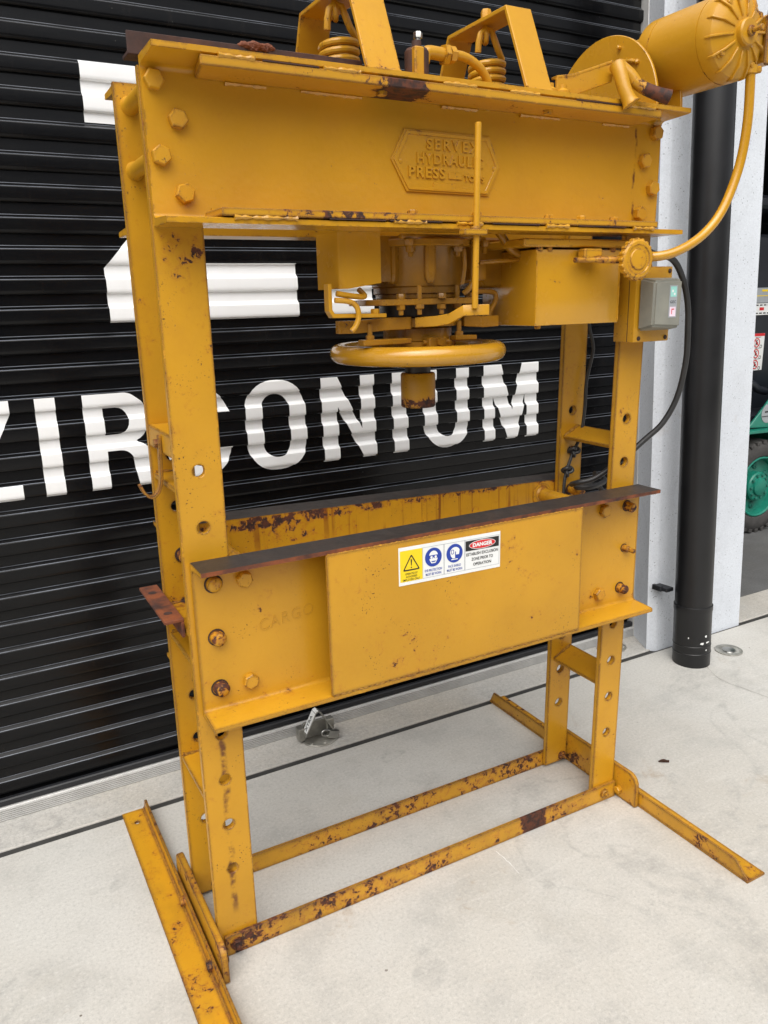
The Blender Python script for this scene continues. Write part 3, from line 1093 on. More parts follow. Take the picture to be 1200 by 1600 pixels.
# rusty stop angle bolted on the outside
bm = new()
box(bm, .092, .1365, .050, .312, .894, .902, .0012)
box(bm, .1290, .1362, .050, .312, .856, .8935, .0012)
for y in (.10, .255):
    lathe(bm, (.112, y, .9022), (0, 0, 1), [(.010, 0), (.010, .0004), (0, .0004)], 14, 1)
obj('stop_angle', bm, ('rust_orange', 'rust_dark'), P)['label'] = 'rust-covered angle bolted across the outside of the posts'
# J hook
bm = new()
strip(bm, [(.136, .120, 1.312), (.1335, .120, 1.27), (.131, .120, 1.215), (.122, .120, 1.185), (.106, .120, 1.175), (.092, .120, 1.186), (.083, .120, 1.206)], (0, 1, 0), .020, .0065, sub=4)
hexbolt(bm, (.134, .128, 1.293), (-1, 0, 0), .018, .010)
obj('hanging_hook', bm, 'paint_base', P)

# base: gussets, angles, rails
def gusset(x0, x1, zt, name='gusset'):
    bm = new()
    r = .035
    pr = [(-.080, .002), (-.080, zt-r)] + [(-.080+r-r*math.cos(R(90*k/5)), zt-r+r*math.sin(R(90*k/5))) for k in range(1, 6)]
    pr += [(.345-r+r*math.sin(R(90*k/5)), zt-r+r*math.cos(R(90*k/5))) for k in range(0, 6)] + [(.345, .002)]
    prism(bm, pr, x0, x1, AX, bev=.0015)
    return obj('gusset', bm, 'paint_foot', P)
gl = gusset(.1165, .1340, .100)
gr = gusset(1.4690, 1.4845, .112)
def foot(xv, side, cut):
    """angle iron on the ground: upright leg at xv, flat leg outwards (side -1 / +1)"""
    bm = new()
    t = .0075
    ya, yb, h = -.4804, .7215, .050
    xo = xv+side*.0765 if side < 0 else xv+.0705
    xs = sorted((xo, xv))
    loops = [rect(xs[0], xs[1], ya, yb)]
    if side < 0:
        loops.append(circle(xv-.043, .655, .0085, 14))
    b = fill_mesh(loops, t/2-.0008, .0008)
    for v in b.verts:
        v.co.z += t/2+.0005
    add(bm, b)
    c = .045 if cut else .004
    pr = [(ya, t-.001), (ya+c, h), (yb-.022, h), (yb, t-.001)]
    prism(bm, pr, min(xv, xv+side*t), max(xv, xv+side*t), AX, bev=.001)
    f = .006
    prism(bm, [(xv+side*t, t), (xv+side*(t+f), t), (xv+side*(t+f*.3), t+f*.3), (xv+side*t, t+f)], ya, yb, AY)
    return obj('foot_angle', bm, 'paint_foot', P)
fl = foot(.1105, -1, False)
fr = foot(1.4876, 1, True)
for y, o, x, d in ((.215, fl, .1030, (-1, 0, 0)), (-.035, fl, .1030, (-1, 0, 0)), (-.010, gr, 1.4690, (-1, 0, 0)), (-.030, gl, .134, (1, 0, 0))):
    nut((x, y, .030), d, .022, .012, o, 'paint_pin' if o is not gr else 'paint_bolt', w=.014)
def rail(x0, x1, y0, y1, mat='paint_base'):
    bm = new()
    box(bm, x0, x1, y0, y1, .001, .0575, .0012)
    return obj('base_rail', bm, mat, P)
rf = rail(.150, 1.463, .0000, .0100)
rb = rail(.150, 1.463, YB+.0185, YB+.0285, 'paint_rear_rail')
for x, y, d, o in ((.178, -.0002, (0, -1, 0), rf), (1.412, -.0002, (0, -1, 0), rf), (1.443, YB-.0002, (0, -1, 0), rb), (.200, YB-.0002, (0, -1, 0), rb)):
    bm = new()
    hexbolt(bm, (x, y, .031), d, .024, .010, .016)
    cyl(bm, (x, y-.008, .031), (x, y-.020, .031), .0065, n=10)
    obj('bolt', bm, 'paint_pin', o)

# ---- ram head
XC, YC = .812, .1335
bm = new()
lathe(bm, (XC, YC, 1.615), (0, 0, 1), [(0, 0), (.108, 0), (.113, .004), (.113, .085), (.116, .092), (.116, .118), (0, .118)], 48)
body = obj('cylinder_body', bm, 'paint_oily_shaded', P)
for a in (211, 254, 333, 30, 75, 120, 165):
    ca, sa = math.cos(R(a)), math.sin(R(a))
    bm = new()
    p = Vector((XC+.111*ca, YC+.111*sa, 0))
    rad = Vector((ca, sa, 0))
    tan = Vector((-sa, ca, 0))
    pr = [(-.0125, 1.716), (-.0125, 1.645), (-.0105, 1.632), (-.006, 1.624), (0, 1.621), (.006, 1.624), (.0105, 1.632), (.0125, 1.645), (.0125, 1.716)]
    prism(bm, pr, -.004, .024, lambda q, z, w: p+tan*q+rad*w+Vector((0, 0, z)), bev=.0055)
    obj('rib', bm, 'paint_oily_shaded', body)
for a in (233, 289, 352):
    ca, sa = math.cos(R(a)), math.sin(R(a))
    bm = new()
    hexbolt(bm, (XC+.129*ca, YC+.129*sa, 1.708), (0, 0, -1), .020, .013, .013)
    cyl(bm, (XC+.129*ca, YC+.129*sa, 1.70), (XC+.129*ca, YC+.129*sa, 1.684), .006, n=10)
    obj('bolt', bm, 'paint_oily_shaded', body)
bm = new()
lathe(bm, (XC, YC, 1.708), (0, 0, 1), [(0, 0), (.139, 0), (.142, .003), (.142, .014), (.139, .017), (0, .017)], 48)
obj('mounting_flange', bm, 'paint_oily_shaded', body)
bm = new()
lathe(bm, (XC, YC, 1.500), (0, 0, 1), [(0, 0), (.070, 0), (.070, .046), (.096, .048), (.096, .076), (0, .076)], 40)
obj('gland', bm, 'oily', P)
bm = new()
lathe(bm, (XC, YC, 1.588), (0, 0, 1), [(0, 0), (.101, 0), (.104, .003), (.104, .012), (.109, .014), (.109, .029), (0, .029)], 48)
obj('gland_ring', bm, 'paint_oily_shaded', P)
bm = new()
pr = [(XC-.185, YC-.075), (XC-.165, YC-.120), (XC+.085, YC-.140), (XC+.120, YC-.075), (XC+.155, YC+.075), (XC+.10, YC+.14), (XC-.10, YC+.14), (XC-.155, YC+.075)]
prism(bm, pr, 1.5750, 1.5890, AZ, bev=.0015)
obj('gland_plate', bm, 'paint_oily_shaded', P)
for x, y in ((.746, .012), (.858, .020)):
    bm = new()
    cyl(bm, (x, y, 1.620), (x, y, 1.552), .0060, n=10)
    hexbolt(bm, (x, y, 1.5765), (0, 0, -1), .019, .011)
    obj('stud', bm, 'paint_oily_shaded', P)
# lever arm ring round the column
bm = new()
lathe(bm, (XC, YC, 1.523), (0, 0, 1), [(.071, 0), (.104, 0), (.104, .020), (.071, .020)], 40)
strip(bm, [(.553, .062, 1.529), (.60, .060, 1.5285), (.68, .050, 1.533), (.74, .050, 1.533)], (0, 0, 1), .029, .020)
strip(bm, [(.90, .060, 1.533), (.955, .056, 1.529), (1.005, .060, 1.530)], (0, 0, 1), .027, .020)
obj('lever_ring', bm, 'paint_oily_shaded', P)
bm = new()
strip(bm, [(.748, .030, 1.534), (.775, -.02, 1.537), (.792, -.05, 1.542), (.806, -.085, 1.5605), (.860, -.106, 1.5610)], (0, 0, 1), .024, .016)
obj('rod_lever', bm, 'paint', P)
bm = new()
strip(bm, [(.5135, .020, 1.625), (.5135, .020, 1.568), (.521, .020, 1.556), (.655, .020, 1.5535)], (0, 1, 0), .024, .009)
hexbolt(bm, (.631, .020, 1.558), (0, 0, 1), .018, .011)
obj('hanger_strap', bm, 'paint', P)
bm = new()
tube(bm, [(.612, .060, 1.612), (.610, .03, 1.597), (.57, .012, 1.598), (.530, .010, 1.604)], .0065, 10)
tube(bm, [(.522, .004, 1.590), (.556, .000, 1.586), (.573, -.002, 1.574), (.5765, -.003, 1.552), (.568, -.003, 1.532), (.558, -.002, 1.522)], .0062, 10)
obj('bent_rod', bm, 'paint', P)
bm = new()
tube(bm, [(.945, .08, 1.604), (.99, .08, 1.603), (1.014, .08, 1.598), (1.016, .08, 1.580), (1.004, .08, 1.560), (.992, .08, 1.536), (.977, .08, 1.520)], .0068, 10)
obj('bent_rod', bm, 'paint_oily_shaded', P)
# adjustment collar and clamp
bm = new()
lathe(bm, (XC, YC, 1.486), (0, 0, 1), [(.055, 0), (.084, 0), (.087, .003), (.087, .032), (.084, .035), (.055, .035)], 40)
lathe(bm, (XC, YC, 1.472), (0, 0, 1), [(.05, 0), (.095, 0), (.098, .004), (.098, .015), (.05, .015)], 40)
box(bm, .605, .735, .030, .062, 1.4850, 1.4985, .002)
box(bm, .772, .822, .010, .046, 1.474, 1.4985, .003)
cyl(bm, (.765, .028, 1.487), (.835, .020, 1.487), .0062, n=10)
hexbolt(bm, (.800, .010, 1.487), (0, -1, 0), .018, .010)
obj('clamp_collar', bm, 'paint_oily_shaded', P)
for x, y in ((.629, .045), (.880, .045)):
    bm = new()
    cyl(bm, (x, y, 1.535), (x, y, 1.485), .0060, n=10)
    hexbolt(bm, (x, y, 1.4985), (0, 0, 1), .018, .010)
    obj('stud', bm, 'paint_oily_shaded', P)
bm = new()
box(bm, .862, .925, .030, .062, 1.487, 1.4985, .002)
obj('stop_tab', bm, 'paint_oily_shaded', P)
# handwheel
bm = new()
Rw, rw, zw = .2015, .0232, 1.4585
for i in range(72):
    pass
prof = [(Rw+rw*math.cos(2*math.pi*k/16), rw*math.sin(2*math.pi*k/16)) for k in range(17)]
lathe(bm, (XC, YC, zw), (0, 0, 1), prof, 72)
bmesh.ops.remove_doubles(bm, verts=bm.verts, dist=1e-5)
wheel = obj('handwheel', bm, 'paint_clean', P, sharp=60)
bm = new()
lathe(bm, (XC, YC, zw-.006), (0, 0, 1), [(.03, 0), (.192, -.002), (.192, .008), (.03, .012)], 56)
obj('wheel_web', bm, 'paint_oily_shaded', wheel)
bm = new()
lathe(bm, (XC, YC, 1.318), (0, 0, 1), [(0, 0), (.042, 0), (.0445, .003), (.0445, .083), (.042, .087), (0, .087)], 36)
ram = obj('ram_nose', bm, 'paint_ram', P)
bm = new()
cyl(bm, (XC, YC, 1.395), (XC, YC, 1.50), .033, n=28)
obj('ram_shaft', bm, 'oily', P)
# guard plate left of the ram
bm = new()
prism(bm, [(.648, .018), (.560, .014), (.550, .016), (.543, .022), (.5395, .034), (.535, .120), (.540, .120), (.5445, .036), (.548, .027), (.554, .021), (.562, .019), (.648, .023)], 1.614, 1.7355, AZ)
b = bm
for v in b.verts:
    if v.co.z < 1.62 and v.co.x > .64:
        v.co.z += .012
obj('guard_plate', bm, 'paint_clean', P)
# lugs, pipes and nuts packed round the cylinder
for i, (x0, x1, y0, y1, z0, z1) in enumerate(((.655, .700, .060, .16, 1.628, 1.733), (.915, .962, .045, .14, 1.630, 1.733), (.700, .925, .012, .030, 1.722, 1.7345))):
    bm = new()
    box(bm, x0, x1, y0, y1, z0, z1, .006, seg=2)
    obj('lug', bm, 'paint_oily_shaded', body)
for x, y in ((.720, .024), (.905, .024), (.940, .036)):
    bm = new()
    hexbolt(bm, (x, y-.012, 1.722), (0, 0, -1), .019, .014, .012)
    cyl(bm, (x, y-.012, 1.71), (x, y-.012, 1.692), .006, n=10)
    obj('bolt', bm, 'paint_oily_shaded', body)
bm = new()
tube(bm, [(.905, .015, 1.71), (.905, .010, 1.67), (.900, .008, 1.64), (.885, .006, 1.612), (.870, .012, 1.598)], .0065, 10)
tube(bm, [(.870, .010, 1.70), (.868, .004, 1.66), (.862, .006, 1.62)], .0055, 10)
obj('oil_pipe', bm, 'paint_oily_shaded', P)
for x, y in ((.700, .020), (.800, .000), (.900, .030)):
    bm = new()
    hexbolt(bm, (x, y, 1.589), (0, 0, 1), .019, .012)
    hexbolt(bm, (x, y, 1.575), (0, 0, -1), .019, .011)
    cyl(bm, (x, y, 1.566), (x, y, 1.552), .006, n=10)
    obj('stud', bm, 'paint_oily_shaded', P)
bm = new()
lathe(bm, (XC, YC, 1.545), (0, 0, 1), [(.068, 0), (.092, 0), (.094, .003), (.094, .010), (.090, .013), (.068, .013)], 40)
obj('lock_ring', bm, 'rust_dark', P)
# valve block behind the rod on the right
bm = new()
box(bm, .965, 1.068, .09, .20, 1.612, 1.735, .006)
obj('valve_block', bm, 'paint_oily_shaded', P)
bm = new()
tube(bm, [(.985, .03, 1.745), (.995, .022, 1.728), (1.015, .02, 1.704), (1.045, .02, 1.690), (1.075, .02, 1.686)], .010, 12)
tube(bm, [(.930, .03, 1.671), (.98, .022, 1.674), (1.062, .02, 1.679)], .0052, 10)
obj('oil_pipe', bm, 'paint_oily_shaded', P)

# oil tank
bm = new()
box(bm, 1.041, 1.3195, -.050, .172, 1.5165, 1.6985, .003, seg=2)
tank = obj('oil_tank', bm, 'paint_clean', P)
bm = new()
box(bm, .995, 1.365, -.062, .19, 1.7035, 1.7225, .003)
obj('tank_lid', bm, 'paint', tank)
bm = new()
weld(bm, (1.043, -.0505, 1.522), (1.043, -.0505, 1.69), .0022)
weld(bm, (1.3165, -.0505, 1.522), (1.3165, -.0505, 1.69), .0022)
obj('weld_bead', bm, 'paint', tank)['kind'] = 'stuff'
for x in (1.052, 1.083, 1.195, 1.290):
    nut((x, -.046, 1.7035), (0, 0, -1), .017, .010, tank, 'paint_pin')
bm = new()
cyl(bm, (1.075, -.02, 1.5165), (1.075, -.02, 1.508), .008, n=10)
obj('drain_plug', bm, 'paint', tank)
# hand valve knob
bm = new()
lathe(bm, (1.293, -.118, 1.6705), (-.06, -1, 0), [(0, 0), (.043, 0), (.048, .004), (.048, .017), (.043, .021), (.036, .0215), (.034, .0195), (.026, .0195), (.024, .0215), (.010, .0225), (0, .0225)], 40)
for k in range(20):
    a = 2*math.pi*k/20
    u, v, d = frame_of((-.06, -1, 0))
    c = Vector((1.293, -.118, 1.6705))+(u*math.cos(a)+v*math.sin(a))*.0465
    cyl(bm, c+d*.003, c+d*.018, .0052, n=8)
knob = obj('valve_knob', bm, 'paint_bolt', P)
bm = new()
tube(bm, [(1.14, -.075, 1.672), (1.20, -.085, 1.672), (1.245, -.100, 1.671), (1.293, -.118, 1.6705)], .0075, 12, rr=lambda t: .0062 if t < .35 else .0085)
box(bm, 1.165, 1.225, -.085, -.055, 1.672, 1.699, .004)
obj('valve_stem', bm, 'paint_pin', knob)

# switch box
bm = new()
box(bm, 1.366, 1.498, -.062, .011, 1.462, 1.657, .003, seg=2)
sb = obj('switch_box', bm, 'paint', P)
bm = new()
box(bm, 1.3655, 1.3685, -.0405, -.0385, 1.463, 1.656, 0)
obj('box_seam', bm, 'rust_dark', sb)
bm = new()
A = [(1.3775, -.0625), (1.4970, -.0625)]
b = new()
lo = [Vector((1.3775, -.0623, 1.491)), Vector((1.4975, -.0623, 1.491)), Vector((1.4975, -.0623, 1.6285)), Vector((1.3775, -.0623, 1.6285))]
hi = [Vector((1.3765, -.118, 1.5045)), Vector((1.4770, -.118, 1.4990)), Vector((1.4770, -.118, 1.6225)), Vector((1.3765, -.118, 1.6190))]
VL = [b.verts.new(v) for v in lo]; VH = [b.verts.new(v) for v in hi]
for k in range(4):
    b.faces.new([VL[k], VL[(k+1) % 4], VH[(k+1) % 4], VH[k]])
b.faces.new(VH); b.faces.new(VL[::-1])
bmesh.ops.recalc_face_normals(b, faces=b.faces)
bmesh.ops.bevel(b, geom=b.edges[:], offset=.006, segments=3, affect='EDGES')
add(bm, b)
swc = obj('switch_cover', bm, 'grey_box', sb)
bm = new()
yl = -.1183
flat(bm, rect(1.430, 1.459, 1.5255, 1.6075), yl-.0002, 0)
flat(bm, rect(1.4335, 1.4555, 1.5785, 1.6045), yl-.0006, 1)
flat(bm, rect(1.4335, 1.4555, 1.5285, 1.5530), yl-.0006, 2)
text_into(bm, 'GEC', 1.4335, 1.4555, 1.5620, 1.5690, yl-.0006, 3)
flat(bm, rect(1.438, 1.444, 1.590, 1.596), yl-.0009, 4)
flat(bm, rect(1.4445, 1.451, 1.583, 1.588), yl-.0009, 4)
flat(bm, rect(1.440, 1.4425, 1.534, 1.548), yl-.0009, 5)
flat(bm, rect(1.4425, 1.450, 1.5455, 1.548), yl-.0009, 5)
obj('switch_label', bm, ('grey_print', 'teal_print', 'pink_print', 'black', 'white', 'red_print'), swc)
for x, z in ((1.487, 1.646), (1.385, 1.472), (1.485, 1.472)):
    bm = new()
    lathe(bm, (x, -.0622, z), (0, -1, 0), [(0, 0), (.0058, 0), (.0058, .002), (.004, .0035), (0, .0035)], 14)
    obj('screw', bm, 'rust_dark', sb)
# power cable from the switch, down behind the post
bm = new()
tube(bm, [(1.385, -.03, 1.70), (1.415, -.04, 1.700), (1.448, -.04, 1.690), (1.517, -.04, 1.677), (1.560, -.04, 1.632), (1.590, -.04, 1.560), (1.612, -.03, 1.470), (1.622, -.02, 1.387), (1.620, 0, 1.29), (1.590, .02, 1.215), (1.545, .045, 1.165), (1.48, .06, 1.115),
          (1.40, .09, 1.06), (1.36, .12, 1.045), (1.372, .16, 1.03)], .0085, 12, 8)
obj('power_cable', bm, 'cable', P)

# ---- on top of the head
bm = new()
box(bm, .124, .612, .012, .018, 2.039, 2.078, .001)
box(bm, .124, .612, .018, .060, 2.039, 2.046, .001)
ta = obj('top_angle', bm, 'rust_dark', P)
bm = new()
b = new()
bmesh.ops.create_icosphere(b, subdivisions=4, radius=1)
for v in b.verts:
    q = v.co.copy()
    k = 1+.22*math.sin(q.x*9+q.z*3)+.16*math.sin(q.x*23+q.y*7)+.10*math.sin(q.z*19+q.x*31)
    v.co = Vector((.377+q.x*.040, .014+q.y*.008*k, 2.078+q.z*.0085*k))
add(bm, b)
obj('weld_lump', bm, 'rust_orange', ta)

def spring_bracket(x0, x1, dz=0):
    bm = new()
    xc, w = (x0+x1)/2, x1-x0
    z0 = 2.0385
    strip(bm, [(xc, -.070, z0), (xc, .015, 2.228+dz), (xc, .252, 2.228+dz), (xc, .337, z0+.005)], (1, 0, 0), w, .0095, bev=.0015)
    o = obj('spring_bracket', bm, 'paint', P)
    bm = new()
    hexbolt(bm, (xc-.004, YC, 2.2335+dz), (0, 0, 1), .022, .028)
    obj('bolt', bm, 'paint_bolt', o)
    bm = new()
    weld(bm, (x0, -.072, z0+.003), (x1, -.072, z0+.003), .005)
    obj('weld_bead', bm, 'paint', o)
    # extension spring with its hooks
    bm = new()
    pts = []
    R0 = .040
    turns, zb, zt = 9, 1.99, 2.142
    n = 16
    for k in range(turns*n+1):
        a = 2*math.pi*k/n
        pts.append((xc+R0*math.cos(a), YC+R0*math.sin(a), zb+(zt-zb)*k/(turns*n)))
    pts += [(xc+.038, YC-.010, 2.155), (xc+.020, YC-.018, 2.172), (xc+.010, YC-.016, 2.195), (xc+.004, YC-.012, 2.212), (xc-.012, YC-.008, 2.216), (xc-.024, YC-.006, 2.205), (xc-.028, YC-.004, 2.185), (xc-.028, YC-.002, 2.165)]
    tube(bm, pts, .0078, 10, 0)
    so = obj('return_spring', bm, 'paint', P)
    bm = new()
    tube(bm, [(xc-.010, YC, 2.232+dz), (xc-.012, YC-.014, 2.205), (xc-.008, YC-.006, 2.188), (xc-.002, YC+.012, 2.200), (xc-.004, YC, 2.232+dz)], .0062, 8)
    obj('eye_hook', bm, 'paint', so)
spring_bracket(.578, .657)
spring_bracket(.985, 1.058)

# relief valve with elbow and hose
bm = new()
lathe(bm, (.7205, -.030, 2.037), (0, 0, 1), [(0, 0), (.026, 0), (.026, .058), (.022, .064), (.011, .066), (.010, .080), (0, .080)], 24)
box(bm, .700, .724, -.058, -.022, 2.0375, 2.100, .003, mi=1)
valve = obj('relief_valve', bm, ('rust_dark', 'paint'), P)
bm = new()
cyl(bm, (.724, -.030, 2.10), (.724, -.030, 2.122), .0062, n=12)
hexbolt(bm, (.724, -.030, 2.122), (0, 0, 1), .017, .012)
obj('bolt', bm, 'steel', valve)
bm = new()
tube(bm, [(.738, -.030, 2.078), (.742, -.030, 2.094), (.755, -.030, 2.099), (.792, -.030, 2.098)], .0135, 14)
hexbolt(bm, (.787, -.030, 2.0985), (1, 0, 0), .036, .014)
hexbolt(bm, (.803, -.030, 2.0995), (1, 0, 0), .030, .016)
obj('hose_fitting', bm, 'paint', valve)
bm = new()
tube(bm, [(.815, -.030, 2.101), (.840, -.028, 2.101), (.870, -.024, 2.094), (.900, -.018, 2.080), (.922, -.012, 2.055), (.930, 0, 2.02), (.932, .04, 1.97)], .0095, 12)
obj('hydraulic_hose', bm, 'paint', valve)

# winch drum at the right end
def disc(x0, x1, r, zc, yc=.1335, zcut=2.0395):
    a = math.asin(max(-1, min(1, (zcut-zc)/r)))
    pr = [(yc+r*math.cos(a+(math.pi-2*a)*k/48), zc+r*math.sin(a+(math.pi-2*a)*k/48)) for k in range(49)]
    b = new()
    prism(b, pr, x0, x1, AX, bev=.0015)
    return b
bm = disc(1.398, 1.406, .1995, 2.045)
drum = obj('drum_guard', bm, 'paint_clean', P)
bm = disc(1.4895, 1.497, .178, 2.045, .118)
obj('rear_cheek', bm, 'paint', drum)
bm = new()
cyl(bm, (1.408, .1335, 2.10), (1.488, .1335, 2.10), .075, n=32)
obj('drum_core', bm, 'paint_oily_shaded', drum)
bm = new()
cyl(bm, (1.398, .07, 2.205), (1.386, .07, 2.205), .005, n=8)
tube(bm, [(1.3955, .10, 2.150), (1.394, .05, 2.168), (1.394, 0, 2.155)], .006, 8, rr=lambda t: .005+.0025*math.sin(t*37))
obj('weld_lump', bm, 'paint_clean', drum)
# gearbox neck and motor
bm = new()
lathe(bm, (1.523, .135, 2.176), (0, -1, 0), [(0, 0), (.070, 0), (.074, .004), (.074, .060), (.082, .075), (.082, .09), (0, .09)], 36)
box(bm, 1.492, 1.545, .06, .20, 2.06, 2.16, .008)
box(bm, 1.475, 1.515, .045, .085, 2.20, 2.245, .006)
gearbox = obj('gearbox', bm, 'paint', P)
bm = new()
lathe(bm, (1.523, .048, 2.180), (0, -1, 0), [(0, 0), (.090, 0), (.0965, .004), (.0985, .010), (.0985, .042), (.0965, .0425), (.0965, .0445), (.0985, .045), (.0985, .196), (.0965, .1965), (.0965, .1985), (.0985, .199),
      (.0985, .222), (.093, .236), (.072, .250), (.045, .256), (.030, .257), (.030, .268), (.027, .272), (0, .272)], 56)
motor = obj('electric_motor', bm, 'paint', P)
mc = Vector((1.523, .048, 2.180))
bm = new()
cyl(bm, mc+Vector((0, -.272, 0)), mc+Vector((0, -.279, 0)), .012, n=16)
cyl(bm, mc+Vector((0, -.279, 0)), mc+Vector((0, -.300, 0)), .0052, n=12)
cyl(bm, mc+Vector((0, -.298, 0)), mc+Vector((0, -.306, 0)), .0075, n=12)
obj('grease_nipple', bm, 'paint_pin', motor)
for k in range(14):
    a = 2*math.pi*(k+.3)/14
    rad = Vector((math.cos(a), 0, math.sin(a)))
    tn = Vector((-math.sin(a), 0, math.cos(a)))
    bm = new()
    pr = [(.034, -.2555), (.040, -.2600), (.072, -.2570), (.0985, -.2390), (.0995, -.222), (.090, -.232), (.070, -.246), (.034, -.2525)]
    prism(bm, pr, -.0026, .0026, lambda q, y, w: mc+rad*q+tn*w+Vector((0, y, 0)), bev=.001)
    obj('end_rib', bm, 'paint', motor)
for k in range(4):
    a = 2*math.pi*(k+.42)/4
    p = mc+Vector((math.cos(a)*.078, -.238, math.sin(a)*.078))
    bm = new()
    cyl(bm, p+Vector((0, .012, 0)), p+Vector((0, -.006, 0)), .011, n=16)
    hexbolt(bm, p+Vector((0, -.006, 0)), (0, -1, 0), .013, .007)
    obj('end_bolt', bm, 'paint_bolt', motor)
bm = new()
box(bm, 1.612, 1.655, -.200, -.06, 2.130, 2.235, .005)
tb = obj('terminal_box', bm, 'paint', motor)
bm = new()
box(bm, 1.606, 1.664, -.2065, -.2005, 2.122, 2.243, .004)
lathe(bm, (1.657, -.2065, 2.170), (0, -1, 0), [(.005, 0), (.004, .004), (0, .005)], 10)
obj('box_lid', bm, 'paint_foot', tb)
bm = new()
lathe(bm, (1.579, -.188, 2.120), (0, 0, -1), [(0, 0), (.017, 0), (.017, .018), (.013, .020), (0, .020)], 20)
hexbolt(bm, (1.590, -.194, 2.110), (.4, -1, 0), .014, .014)
obj('conduit_gland', bm, 'paint', motor)
bm = new()
tube(bm, [(1.579, -.190, 2.107), (1.586, -.188, 1.996), (1.579, -.180, 1.893), (1.545, -.170, 1.794), (1.493, -.160, 1.732), (1.416, -.150, 1.691), (1.360, -.120, 1.678), (1.345, -.06, 1.690)], .0118, 14, 8)
obj('conduit', bm, 'paint_clean', P)
# crank handle
bm = new()
strip(bm, [(1.085, -.052, 2.058), (1.135, -.052, 2.066), (1.250, -.058, 2.105)], (0, 0, 1), .046, .007)
strip(bm, [(1.085, -.045, 2.078), (1.135, -.045, 2.087), (1.250, -.052, 2.126)], (0, 1, 0), .022, .006)
crank = obj('crank_arm', bm, 'paint', P)
bm = new()
tube(bm, [(1.248, -.080, 2.112), (1.246, -.092, 2.092), (1.248, -.104, 2.060), (1.256, -.114, 2.032), (1.260, -.118, 2.022)], .02, 16, rr=lambda t: .020-.004*math.sin(t*math.pi)+.008*max(0, t-.75))
tube(bm, [(1.250, -.084, 2.110), (1.272, -.098, 2.088), (1.285, -.108, 2.066)], .016, 12)
obj('crank_socket', bm, 'paint', crank)
bm = new()
tube(bm, [(1.272, -.108, 2.076), (1.292, -.118, 2.062), (1.322, -.136, 2.047), (1.342, -.148, 2.040), (1.350, -.153, 2.037)], .015, 16, rr=lambda t: .0125+.0050*t if t < .93 else .0175*math.sqrt(max(.02, 1-((t-.90)/.101)**2)))
obj('crank_grip', bm, 'paint_grip', crank)
for x in (1.068, 1.106):
    bm = new()
    lathe(bm, (x, -.05, 2.0375), (0, 0, 1), [(0, 0), (.018, 0), (.018, .012), (.010, .018), (.010, .026), (0, .026)], 18)
    obj('bolt', bm, 'paint_bolt', crank)

# ---------------------------------------------------------------- knotted cord hanging on the rear right post
def knot(bm, p, r):
    p = Vector(p)
    pts = []
    for k in range(26):
        t = 2*math.pi*k/25
        pts.append(p+Vector(((math.sin(t)+2*math.sin(2*t))*r*.32, (-math.sin(3*t))*r*.5, (math.cos(t)-2*math.cos(2*t))*r*.30)))
    tube(bm, pts, .0056, 8, 2)
bm = new()
tube(bm, [(1.462, .232, 1.72), (1.466, .226, 1.60), (1.472, .22, 1.496), (1.489, .218, 1.429), (1.468, .218, 1.335), (1.463, .216, 1.245), (1.449, .214, 1.166), (1.420, .212, 1.118), (1.389, .208, 1.051), (1.376, .200, .990), (1.374, .19, .93)], .0052, 10, 6)
knot(bm, (1.421, .209, 1.120), .017)
knot(bm, (1.393, .205, 1.062), .017)
tag(obj('knotted_cord', bm, 'cable'), 'thin black knotted cord hanging along the rear yellow post', 'cord')
bm = new()
tube(bm, [(1.50, .20, 1.042), (1.54, .20, 1.020), (1.50, .16, 1.02), (1.43, .14, 1.018), (1.40, .17, 1.015), (1.46, .21, 1.012), (1.535, .21, .99), (1.545, .20, .93), (1.515, .19, .86), (1.50, .19, .80)], .0082, 10, 8)
tag(obj('cable_coil', bm, 'cable'), 'loose black cable coiled behind the right post above the bed', 'cable')

# ---------------------------------------------------------------- downpipe
pipe = thing('downpipe', 'thick black painted downpipe standing against the concrete panel', 'pipe')
tilt(pipe)
bm = new()
lathe(bm, (2.472, .562, .255), (0, 0, 1), [(.0775, 0), (.0775, 4.2)], 56)
obj('pipe_shaft', bm, 'black_pipe', pipe)
bm = new()
lathe(bm, (2.472, .562, -.03), (0, 0, 1), [(0.0795, 0), (0.0795, .075), (0.0810, .077), (0.0810, .080), (0.0795, .082), (0.0795, .110), (0.0808, .112), (0.0808, .115), (0.0795, .117), (0.0795, .265), (0.0815, .270), (0.0815, .292), (0.0780, .294)], 56)
obj('pipe_collar', bm, 'black_pipe', pipe)
bm = new()
box(bm, 2.392, 2.435, .640, .7185, .305, .322, .002)
box(bm, 2.384, 2.402, .668, .7185, .303, .326, .002)
obj('pipe_bracket', bm, 'plastic_dark', pipe)
def on_pipe(ang, z, w, h):
    b = new()
    pts = []
    for k in range(9):
        a = 2*math.pi*k/9
        q = .6+.5*random.random()
        aa = ang+math.cos(a)*w*q/.080
        pts.append(b.verts.new((2.472+.0806*math.cos(aa), .562+.0806*math.sin(aa), z+math.sin(a)*h*q)))
    b.faces.new(pts)
    return b
bm = new()
for ang, z, w, h in ((-95, .135, .006, .007), (-88, .105, .012, .005), (-108, .103, .010, .006), (-150, .128, .003, .005), (-120, .245, .007, .003), (-92, .07, .004, .004)):
    add(bm, on_pipe(R(ang), z, w, h))
obj('paint_chip', bm, 'white', pipe)['kind'] = 'stuff'

